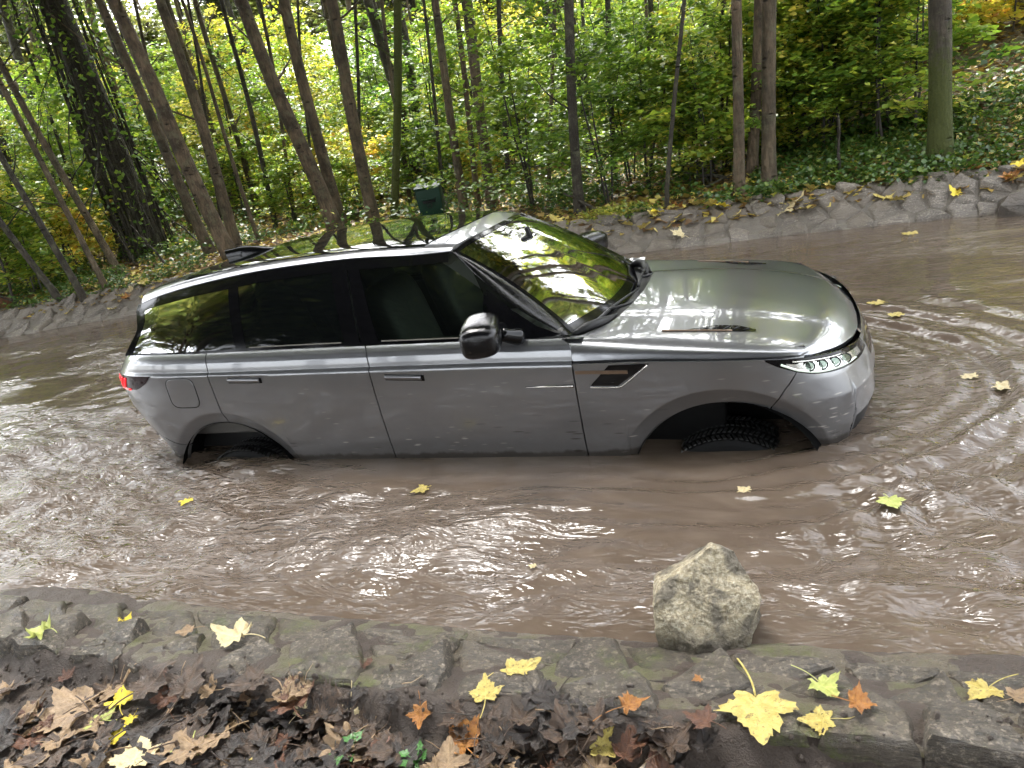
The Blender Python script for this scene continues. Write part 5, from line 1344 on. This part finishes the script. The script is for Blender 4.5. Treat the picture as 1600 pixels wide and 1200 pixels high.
for s, poly in cells:
    row = 0 if s[1] < -2.705 else (1 if s[1] < -2.58 else 2)
    V, F, c = stone_mesh(s, poly, flat, (.040, .020, .008)[row]*(.4+1.2*rg.random()), rg, na=26 if row == 0 else 20, gap=.006+.010*rg.random(), tilt=(.05, .04, .03)[row], rough=(.017, .015, .011)[row], side_h=(.13, .06, .04)[row], dome=.15)
    if row == 0: V[:, 1] += .03*np.array([noise.noise(Vector((c[0]*3, v[0]*9, 1.))) for v in V])
    o = obj('stone', mesh_data('stone', V, F), M['slab'], NB, loc=(c[0], c[1], 0)); o.data.set_sharp_from_angle(angle=.55)

# far edge: rubble pitching sloping up from the water
FB = empty('stone_bank', (0, 0, 0)); tag(FB, 'grey rubble stone bank along the far side of the water', 'stone bank')
xx = np.linspace(-15, 6.5, 430); dd = np.linspace(-.35, .72, 40); gx, gd = np.meshgrid(xx, dd, indexing='ij'); gy = far_edge(gx)+gd
fb_h = lambda x, y: ground_h(x, y) + .035
gz = fb_h(gx, gy) + .02*fbm(gx*4, gy*4, 4) + .01*fbm(gx*15, gy*15, 3) - .12*sstep(.55, .72, gd)
me = mesh_data('mortar_bed', np.stack([gx, gy, gz], -1).reshape(-1, 3), grid_faces(430, 40, flip=True)); obj('mortar_bed', me, M['mortar_far'], FB)
sites = []
for rowd in (.0, .17, .34, .50):
    x = -14
    while x < 6:
        w_ = .20+.20*rg.random(); sites.append((x+w_/2, rowd+.03*rg.normal())); x += w_
cells = cell_polys(np.array(sites), (-14.2, 6.2, -.14, .60))
cells.sort(key=lambda c: abs(c[0][0]+1.5)); cells = cells[:299]
for s, poly in cells:
    poly = poly.copy(); poly[:, 1] += far_edge(poly[:, 0])
    cx_ = poly.mean(0); e1 = float(fb_h(cx_[0], cx_[1]+.08)); e0 = float(fb_h(cx_[0], cx_[1]-.08)); sl = (e1-e0)/.16
    V, F, c = stone_mesh(s, poly, lambda x, y: float(fb_h(x, y)),   .034*(.2+1.3*rg.random()), rg, na=13, gap=.016, tilt=.12, rough=.026, side_h=.07, dome=.6)
    V[:, 2] += V[:, 1]*sl
    o = obj('stone', mesh_data('stone', V, F), M['cobble'], FB, loc=(c[0], c[1], 0)); o.data.set_sharp_from_angle(angle=.6)

# ------------------------------------------------------------------ boulders
def boulder(name, pts, loc, mat, label, cuts=6, amp=.012, seed=0, bev=.003, scale=1.0):
    bm = bmesh.new()
    for p in pts: bm.verts.new(Vector(p)*scale)
    bmesh.ops.convex_hull(bm, input=bm.verts)
    bmesh.ops.delete(bm, geom=[v for v in bm.verts if not v.link_faces], context='VERTS')
    bmesh.ops.bevel(bm, geom=bm.edges[:], offset=bev, segments=1, profile=.6, affect='EDGES')
    bmesh.ops.triangulate(bm, faces=bm.faces[:])
    for _ in range(cuts):
        long = [e for e in bm.edges if e.calc_length() > .010*scale]
        if not long: break
        bmesh.ops.subdivide_edges(bm, edges=long, cuts=1); bmesh.ops.triangulate(bm, faces=[f for f in bm.faces if len(f.verts) > 3])
    bm.normal_update()
    for v in bm.verts:
        p = v.co/scale + Vector((seed, 0, 0))
        q = Vector((p.x*9+p.z*3, p.y*9, p.z*16))
        stp = noise.fractal(q*.8, 1.0, 2.0, 2); stp = math.floor(stp*3.5)/3.5          # broken steps
        h = .55*stp + .30*noise.fractal(p*8, 1.0, 2.0, 3) + .22*noise.fractal(p*34, 1.0, 2.0, 4)
        v.co += v.normal*h*amp*scale
    me = bpy.data.meshes.new(name); bm.to_mesh(me); bm.free()
    o = obj(name, me, mat, loc=loc); me.set_sharp_from_angle(angle=.35)
    return tag(o, label, 'boulder')
# axes: x along the picture's right, y away, z up
rt = np.array(ROWS[0]); rt[2] = 0; rt /= np.linalg.norm(rt); aw = np.array([-rt[1], rt[0], 0])
def local(L): return [tuple(rt*a + aw*b + np.array([0, 0, c])) for a, b, c in L]
base = on_z((1108, 992), .035)
bp = local([(-.172, -.04, .0), (-.03, -.105, -.02), (.115, -.065, -.01), (.19, .05, .0), (.178, .03, .125), (.13, .10, .235), (.065, .105, .265), (-.045, .075, .225), (-.115, .05, .185), (-.165, .0, .145), (-.172, -.02, .06),
            (.06, .21, .21), (-.13, .20, .12), (.15, .20, .10), (-.14, .16, -.02), (.16, .18, -.02)])
boulder('boulder', bp, tuple(base), M['boulder'], 'large ochre boulder perched on the near stone edging', amp=.017, seed=3)
p = on_z((1592, 335), 0.0)
boulder('boulder', [(-.28, -.05, -.05), (-.25, -.1, .12), (-.16, -.02, .2), (.05, .0, .22), (.3, -.05, .2), (.32, -.1, -.05), (.0, -.16, -.05), (0, -.14, .1), (.3, .25, .1), (-.2, .25, .1), (0, .25, .2), (-.2, .25, -.05), (.3, .25, -.05)], (p[0]+.08, p[1]+.05, 0), M['boulder_dark'], 'dark rounded boulder in the water at the right margin', seed=9, scale=1.0)
p = on_z((2, 525), 0.0)
boulder('boulder', [(-.3, -.1, -.05), (-.2, -.1, .16), (.0, -.05, .14), (.10, -.1, .03), (.12, -.1, -.05), (-.2, .2, .15), (.05, .2, .08), (-.3, .2, -.05), (.1, .2, -.05)], tuple(p), M['boulder_dark'], 'small dark boulder at the left margin of the far bank', seed=5)

# ------------------------------------------------------------------ fallen leaves
HALF = np.array([(.0, .0), (.07, -.07), (.17, -.12), (.33, -.13), (.335, -.03), (.30, .06), (.40, .07), (.52, .19), (.545, .29), (.44, .33), (.35, .36), (.275, .37), (.29, .46), (.25, .57), (.155, .62), (.10, .74), (.0, .90)])
TIPS = np.array([(0, .9), (.545, .28), (-.545, .28), (.33, -.12), (-.33, -.12)])
def maple(rg, curl=.15, fold=.1, stalk=.7, res=60, rag=.05):
    """one palmate leaf, about 1 unit across, stalk at the origin, tip along +y"""
    h = HALF*(1+rg.normal(0, .05, HALF.shape)); h[0] = (0, 0); h[-1, 0] = 0
    g2 = HALF*(1+rg.normal(0, .05, HALF.shape)); g2[0] = (0, 0); g2[-1] = h[-1]
    loop = np.concatenate([h, (g2*np.array([-1, 1]))[-2:0:-1]])
    n0 = len(loop); t = np.linspace(0, n0, res, endpoint=False); i = t.astype(int); f_ = (t-i)[:, None]
    ol = loop[i % n0]*(1-f_)+loop[(i+1) % n0]*f_
    ctr = np.array([0, .16]); dv = ol-ctr
    ol = ctr + dv*(1 + (.045*np.where(np.arange(res) % 2, 1, -1) + rg.normal(0, rag*.6, res))[:, None]*np.clip(np.linalg.norm(dv, axis=1)*2, 0, 1)[:, None])
    V = []; ve = []
    ph = rg.random(3)*6.28; ax = rg.random()*3.14
    for f in (.02, .2, .42, .64, .83, 1.0):
        for k in range(res):
            x, y = ctr + (ol[k]-ctr)*f
            q = x*math.cos(ax)+(y-.2)*math.sin(ax); a = math.atan2(x, y-.16)
            dmin = 9
            for tp in TIPS:
                u = np.clip((x*tp[0]+y*tp[1])/(tp[0]**2+tp[1]**2), 0, 1); dmin = min(dmin, math.hypot(x-u*tp[0], y-u*tp[1]))
            w_ = math.exp(-(dmin/.022)**2)
            z = curl*q*q*1.8 + fold*abs(x)*.8 + .16*curl*math.sin(a*5+ph[0])*f*f + .10*math.sin(a*9+ph[1])*f*f*(curl+.1) + .03*math.sin(x*17+ph[2])*math.cos(y*15+ph[1]) - .012*w_
            V.append((x, y, z)); ve.append(w_)
    V = np.array(V); F = [list(q) for q in grid_faces(6, res, wrap=True)]; F.append(list(range(res))[::-1])
    n = len(V); sd = rg.choice([-1, 1])
    if stalk:
        t = np.linspace(0, 1, 7); sp = np.stack([sd*.22*t*t*stalk, -stalk*t, .02+.10*np.sin(t*3)*curl], 1)
        a = np.linspace(0, 2*np.pi, 5, endpoint=False); G = sp[:, None]+np.stack([np.cos(a)*.016, 0*a, np.sin(a)*.016], -1)[None]
        F += [[i+n for i in q] for q in grid_faces(7, 5, wrap=True)]; V = np.concatenate([V, G.reshape(-1, 3)]); ve += [1.0]*35
    me = mesh_data('fallen_leaf', V, F); at = me.attributes.new('vein', 'FLOAT', 'POINT'); at.data.foreach_set('value', np.array(ve, dtype=np.float32))
    return me
def top_h(x, y):
    return float(max(near_h(np.array([x]), np.array([y]))[0], bed_h(np.array([x]), np.array([y]))[0] + (.02 if y > -2.84 else -1)) if -2.86 < y < -2.4 else near_h(np.array([x]), np.array([y]))[0])
def put_leaf(px, wpx, mat, label, rot=None, curl=.15, fold=.1, tilt=(0, 0), stalk=.7, group=None, z=None, lift=.012, water=False, sy=1.0, rag=.05, seed=None):
    rgl = np.random.default_rng(int(px[0]*13+px[1]*7) if seed is None else seed)
    p = on_z(px, .05 if not water else 0.0)
    if not water:
        for _ in range(20):
            p = on_z(px, top_h(p[0], p[1]) if z is None else z)*.5+p*.5
    else: p[2] = float(water_h(np.array([p[0]]), np.array([p[1]]))[0])
    dep = float(proj(p)[0][2]); s = wpx*dep/1200
    curl *= .55; fold *= .6; tilt = (tilt[0]*.5, tilt[1]*.5)
    o = obj('fallen_leaf', maple(rgl, curl, fold, stalk, rag=rag), M[mat], loc=(p[0], p[1], p[2]+lift))
    o.scale = (s, s*sy, s)
    yaw = math.atan2(rt[1], rt[0]) + (rgl.random()*6.28 if rot is None else math.radians(rot))
    o.location.x += math.sin(yaw)*.3*s*sy; o.location.y -= math.cos(yaw)*.3*s*sy
    o.rotation_euler = (math.radians(tilt[0]), math.radians(tilt[1]), yaw)
    if not water: conform(o)
    return tag(o, label, 'leaf', group)
from mathutils.bvhtree import BVHTree
def bank_bvh():
    V = []; F = []; n = 0
    for o in [q for q in bpy.data.objects if q.parent == NB] + [bpy.data.objects['bank_soil']]:
        me = o.data; off = o.location
        V += [tuple(v.co + off) for v in me.vertices]; F += [tuple(i+n for i in p.vertices) for p in me.polygons]; n += len(me.vertices)
    return BVHTree.FromPolygons(V, F)
BANK = bank_bvh()
def top_h(x, y):
    h = BANK.ray_cast(Vector((x, y, 3)), Vector((0, 0, -1)))
    return h[0].z if h[0] is not None else 0.0
def conform(o):
    mw = Matrix.LocRotScale(o.location, o.rotation_euler, o.scale); inv = mw.inverted()
    for v in o.data.vertices:
        p = mw @ v.co; g = top_h(p.x, p.y) + .003
        if p.z < g: p.z = g + .15*(g-p.z)*0; v.co = inv @ p
# on the stones and soil of the near bank
near_leaves = [
 ((1185, 1118), 112, 'lf_yellow', 'largest yellow leaf, spotted dark, on the near stones below the boulder', dict(rot=170, curl=.05, fold=.03, stalk=.8)),
 ((1278, 1133), 56, 'lf_yellow', 'small yellow leaf touching the right side of the largest spotted one', dict(rot=75, curl=.1)),
 ((1290, 1080), 52, 'lf_green', 'folded yellow-green leaf above and right of the largest spotted one', dict(rot=200, curl=.5, fold=.5, stalk=1.0)),
 ((1345, 1104), 62, 'lf_orange', 'crumpled orange-brown leaf right of the largest spotted one', dict(rot=250, curl=.5, fold=.3, sy=.7)),
 ((1535, 1088), 58, 'lf_yellow', 'yellow leaf with a long stalk near the right margin', dict(rot=120, curl=.35, stalk=1.0)),
 ((1592, 1092), 40, 'lf_tan', 'tan leaf cut by the right margin', dict(curl=.4)),
 ((990, 1106), 44, 'lf_orange', 'small crumpled orange leaf with a pale stalk below the boulder', dict(rot=280, curl=.7, fold=.4, stalk=1.3)),
 ((760, 1085), 52, 'lf_yellow', 'yellow leaf lying flat at bottom centre, tip up', dict(rot=0, curl=.12, tilt=(18, 0))),
 ((814, 1052), 64, 'lf_yellow', 'yellow leaf on the edging just above the flat bottom-centre one', dict(rot=295, curl=.2, stalk=.8)),
 ((1090, 1066), 18, 'lf_orange', 'tiny orange leaf scrap on the stones under the boulder', dict(stalk=0)),
 ((366, 998), 62, 'lf_cream', 'curled cream leaf on the wet edging left of centre', dict(rot=80, curl=.7, fold=.4)),
 ((292, 990), 30, 'lf_tan', 'small tan leaf left of the curled cream one', dict(curl=.4)),
 ((200, 972), 34, 'lf_bright', 'thin bright yellow leaf on the edging at the water, left', dict(rot=270, sy=.4, stalk=.3)),
 ((64, 990), 60, 'lf_green', 'yellow-green leaf with a thick pale stalk at the far left of the edging', dict(rot=90, curl=.9, sy=.45, stalk=1.1)),
 ((105, 1062), 26, 'lf_red', 'small red-brown leaf on moss at the left', dict(curl=.5)),
 ((576, 1041), 32, 'lf_red', 'small russet leaf on the edging at centre left', dict(curl=.3, sy=.5)),
 ((102, 1122), 118, 'lf_tan', 'broad tan leaf in the litter at lower left', dict(rot=130, curl=.35)),
 ((192, 1096), 46, 'lf_bright', 'ragged bright yellow leaf above the broad tan one', dict(rot=20, curl=.5, rag=.12)),
 ((176, 1158), 42, 'lf_bright', 'bright yellow leaf lowest at the left', dict(rot=80, curl=.15)),
 ((160, 1128), 52, 'lf_green', 'green and yellow leaf beside the broad tan one', dict(rot=60, curl=.3, sy=.6)),
 ((302, 1072), 74, 'lf_brown', 'upright dark brown leaf leaning on the edging at left', dict(rot=-20, curl=.3, tilt=(48, 0))),
 ((266, 1092), 52, 'lf_red', 'russet leaf left of the upright dark brown one', dict(rot=20, curl=.3, tilt=(30, 0))),
 ((215, 1182), 76, 'lf_cream', 'mottled tan-yellow leaf at the bottom edge, left', dict(rot=10, curl=.2)),
 ((303, 1174), 64, 'lf_green', 'pale green leaf at the bottom edge', dict(rot=200, curl=.15, stalk=.5)),
 ((308, 1130), 32, 'lf_orange', 'small orange leaf above the pale green one', dict(curl=.4)),
 ((205, 1130), 26, 'lf_bright', 'tiny yellow leaf scrap between the bright yellow ones', dict(curl=.5)),
 ((473, 1116), 28, 'lf_cream', 'small pale yellow leaf in the litter below the edging', dict(curl=.3)),
 ((542, 1136), 50, 'lf_cream', 'cream leaf beside the green seedling', dict(rot=160, curl=.4)),
 ((410, 1180), 56, 'lf_yellow', 'star-shaped yellow leaf at the bottom edge', dict(rot=180, curl=.2)),
 ((658, 1126), 38, 'lf_orange', 'crumbling orange leaf on moss at bottom centre', dict(curl=.6, rag=.15)),
 ((722, 1162), 70, 'lf_orange', 'orange-brown leaf at the bottom edge near centre', dict(rot=30, curl=.4)),
 ((890, 1150), 92, 'lf_brown', 'large curled brown leaf against the stones at centre', dict(rot=20, curl=.7, tilt=(40, 10))),
 ((935, 1132), 60, 'lf_brown', 'curled brown leaf right of the large curled one', dict(rot=-30, curl=.6, tilt=(45, -10))),
 ((1022, 1155), 58, 'lf_dark', 'dark curled leaf in the gap between two front stones', dict(curl=.7, tilt=(40, 0))),
 ((945, 1175), 46, 'lf_yellow', 'half-hidden yellow leaf under the curled brown ones', dict(curl=.2)),
]
for px, wpx, mt, lb, kw in near_leaves: put_leaf(px, wpx*.98, mt, lb, **kw)
# anonymous brown litter at the foot of the edging
LIT = {'lf_brown': 'brown decaying leaf', 'lf_dark': 'blackened decaying leaf', 'lf_red': 'russet decaying leaf', 'lf_tan': 'tan decaying leaf'}
PART = lambda x: ' in the litter at lower left' if x < 330 else ' in the litter left of bottom centre' if x < 660 else ' in the litter at bottom centre'
for k in range(215):
    x = rgb.random()*1150 - 20; y = 1072 + 140*rgb.random()**.75 + max(0, x-500)*.05
    if y > 1225 or (x > 620 and rgb.random() < .6): continue
    mt = rgb.choice(['lf_brown', 'lf_dark', 'lf_brown', 'lf_dark', 'lf_dark', 'lf_brown', 'lf_red', 'lf_tan'])
    put_leaf((x, y), 26+52*rgb.random(), mt, LIT[str(mt)] + PART(x), curl=.2+.5*rgb.random(), fold=.3*rgb.random(), tilt=(rgb.normal(0, 16), rgb.normal(0, 16)), group=LIT[str(mt)] + ' group' + PART(x), stalk=.6, lift=.003+.02*rgb.random())
# floating leaves
for px, wpx, mt, lb in [((289, 780), 26, 'lf_bright', 'bright yellow leaf floating below the rear wheel'), ((657, 764), 32, 'lf_yellow', 'yellow leaf floating below the front door'), ((1162, 771), 26, 'lf_cream', 'pale tan leaf floating below the front wheel'),
                        ((1393, 798), 46, 'lf_green', 'pale yellow-green leaf floating in front of the bumper'), ((1370, 477), 30, 'lf_yellow', 'yellow leaf floating just beyond the nose'), ((1400, 495), 28, 'lf_yellow', 'yellow leaf floating right of the one beyond the nose'),
                        ((1512, 589), 30, 'lf_cream', 'tan leaf floating right of the headlamp'), ((1572, 604), 44, 'lf_cream', 'tan leaf floating at the right margin'), ((1420, 366), 28, 'lf_yellow', 'yellow leaf floating under the far bank at right'), ((833, 888), 15, 'lf_cream', 'tiny white petal-like scrap floating near the near edge')]:
    put_leaf(px, wpx*.92, mt, lb, water=True, curl=.06, stalk=.3, lift=.008)
# leaves lying on the far bank
for k in range(80):
    x = -9.5 + 13.5*rgb.random(); d = .08+.62*rgb.random(); y = float(far_edge(x))+d
    o = obj('fallen_leaf', maple(rgb, .3, .1, .5, 36), M[(fm := str(rgb.choice(['lf_yellow', 'lf_bright', 'lf_cream', 'lf_orange', 'lf_yellow'])))], loc=(x, y, float(fb_h(x, y))+.035))
    s = .13+.08*rgb.random(); o.scale = (s, s, s); o.rotation_euler = (.35+rgb.normal(0, .2), rgb.normal(0, .25), rgb.random()*6.28); lb = {'lf_yellow': 'yellow', 'lf_bright': 'bright yellow', 'lf_cream': 'cream', 'lf_orange': 'orange'}[fm] + ' leaf lying on the far stone bank ' + where(x, y); tag(o, lb, 'leaf', lb.replace('leaf', 'leaves'))
# clods, twigs and crumbs on the soil
rgc = np.random.default_rng(91); ico = bmesh.new(); bmesh.ops.create_icosphere(ico, subdivisions=1, radius=1.0); IV = np.array([v.co for v in ico.verts]); IF = np.array([[v.index for v in f.verts] for f in ico.faces]); ico.free()
n = 5200; cx_ = -2.9+4.1*rgc.random(n); cy_ = -3.55+.80*rgc.random(n); keep = []
for i in range(n):
    z_ = top_h(cx_[i], cy_[i])
    if cy_[i] > -2.86 and rgc.random() < .75: continue
    keep.append((cx_[i], cy_[i], z_))
keep = np.array(keep); n = len(keep); rad = .0025+.009*rgc.random(n)**3
V = keep[:, None] + IV[None]*(rad[:, None]*(.6+.8*rgc.random((n, 3))))[:, None]*(1+.25*rgc.normal(0, 1, (n, len(IV), 1)))
F = (IF[None]+(np.arange(n)*len(IV))[:, None, None]).reshape(-1, 3)
tag(obj('soil_crumbs', mesh_data('soil_crumbs', V.reshape(-1, 3), F), M['soil'], smooth=False), 'dark crumbs and clods of wet soil along the bottom edge', 'soil', kind='stuff')
for k in range(26):
    x = rgc.random()*1100; y = 1090+105*rgc.random(); p = on_z((x, y), .03); p[2] = top_h(p[0], p[1])+.012; a = rgc.random()*6.28; L = .05+.10*rgc.random()
    br = branch_path((0, 0, 0), (math.cos(a), math.sin(a), .1*rgc.normal()), L, rgc, 6, .15); mb = MB(); mb.tube(br, np.linspace(.0022, .001, 6), 5)
    tag(mb.build('twig', M['twig'] if k % 2 else M['lf_tan'], None), ('dark' if k % 2 else 'pale') + ' thin twig in the leaf litter along the bottom edge', 'twig', ('dark' if k % 2 else 'pale') + ' thin twigs in the leaf litter').location = tuple(p)
# seedlings
def seedling(px, s, label):
    p = on_z(px, .04); p[2] = top_h(p[0], p[1]); root = empty('seedling', tuple(p)); tag(root, label, 'plant')
    r_ = np.random.default_rng(int(px[0]))
    for k in range(9):
        a = r_.random()*6.28; L = s*(.4+.6*r_.random()); e = np.array([math.cos(a)*L, math.sin(a)*L, s*(.3+.5*r_.random())])
        mb = MB(); mb.tube([(0, 0, 0), e*.5+np.array([0, 0, .2*s]), e], .0018, 5); st = mb.build('stalk', M['plant_green'], root)
        me = maple(r_, .15, .1, 0, 30, rag=.08); o = obj('leaf', me, M['plant_green'], st); o.location = tuple(e); o.scale = (s*.8,)*3; o.rotation_euler = (r_.normal(0, .3), r_.normal(0, .3), a-1.57)
seedling((540, 1178), .045, 'small green seedling in the litter at bottom centre left')
seedling((650, 1190), .04, 'small green seedling at the bottom edge near the orange-brown leaf')
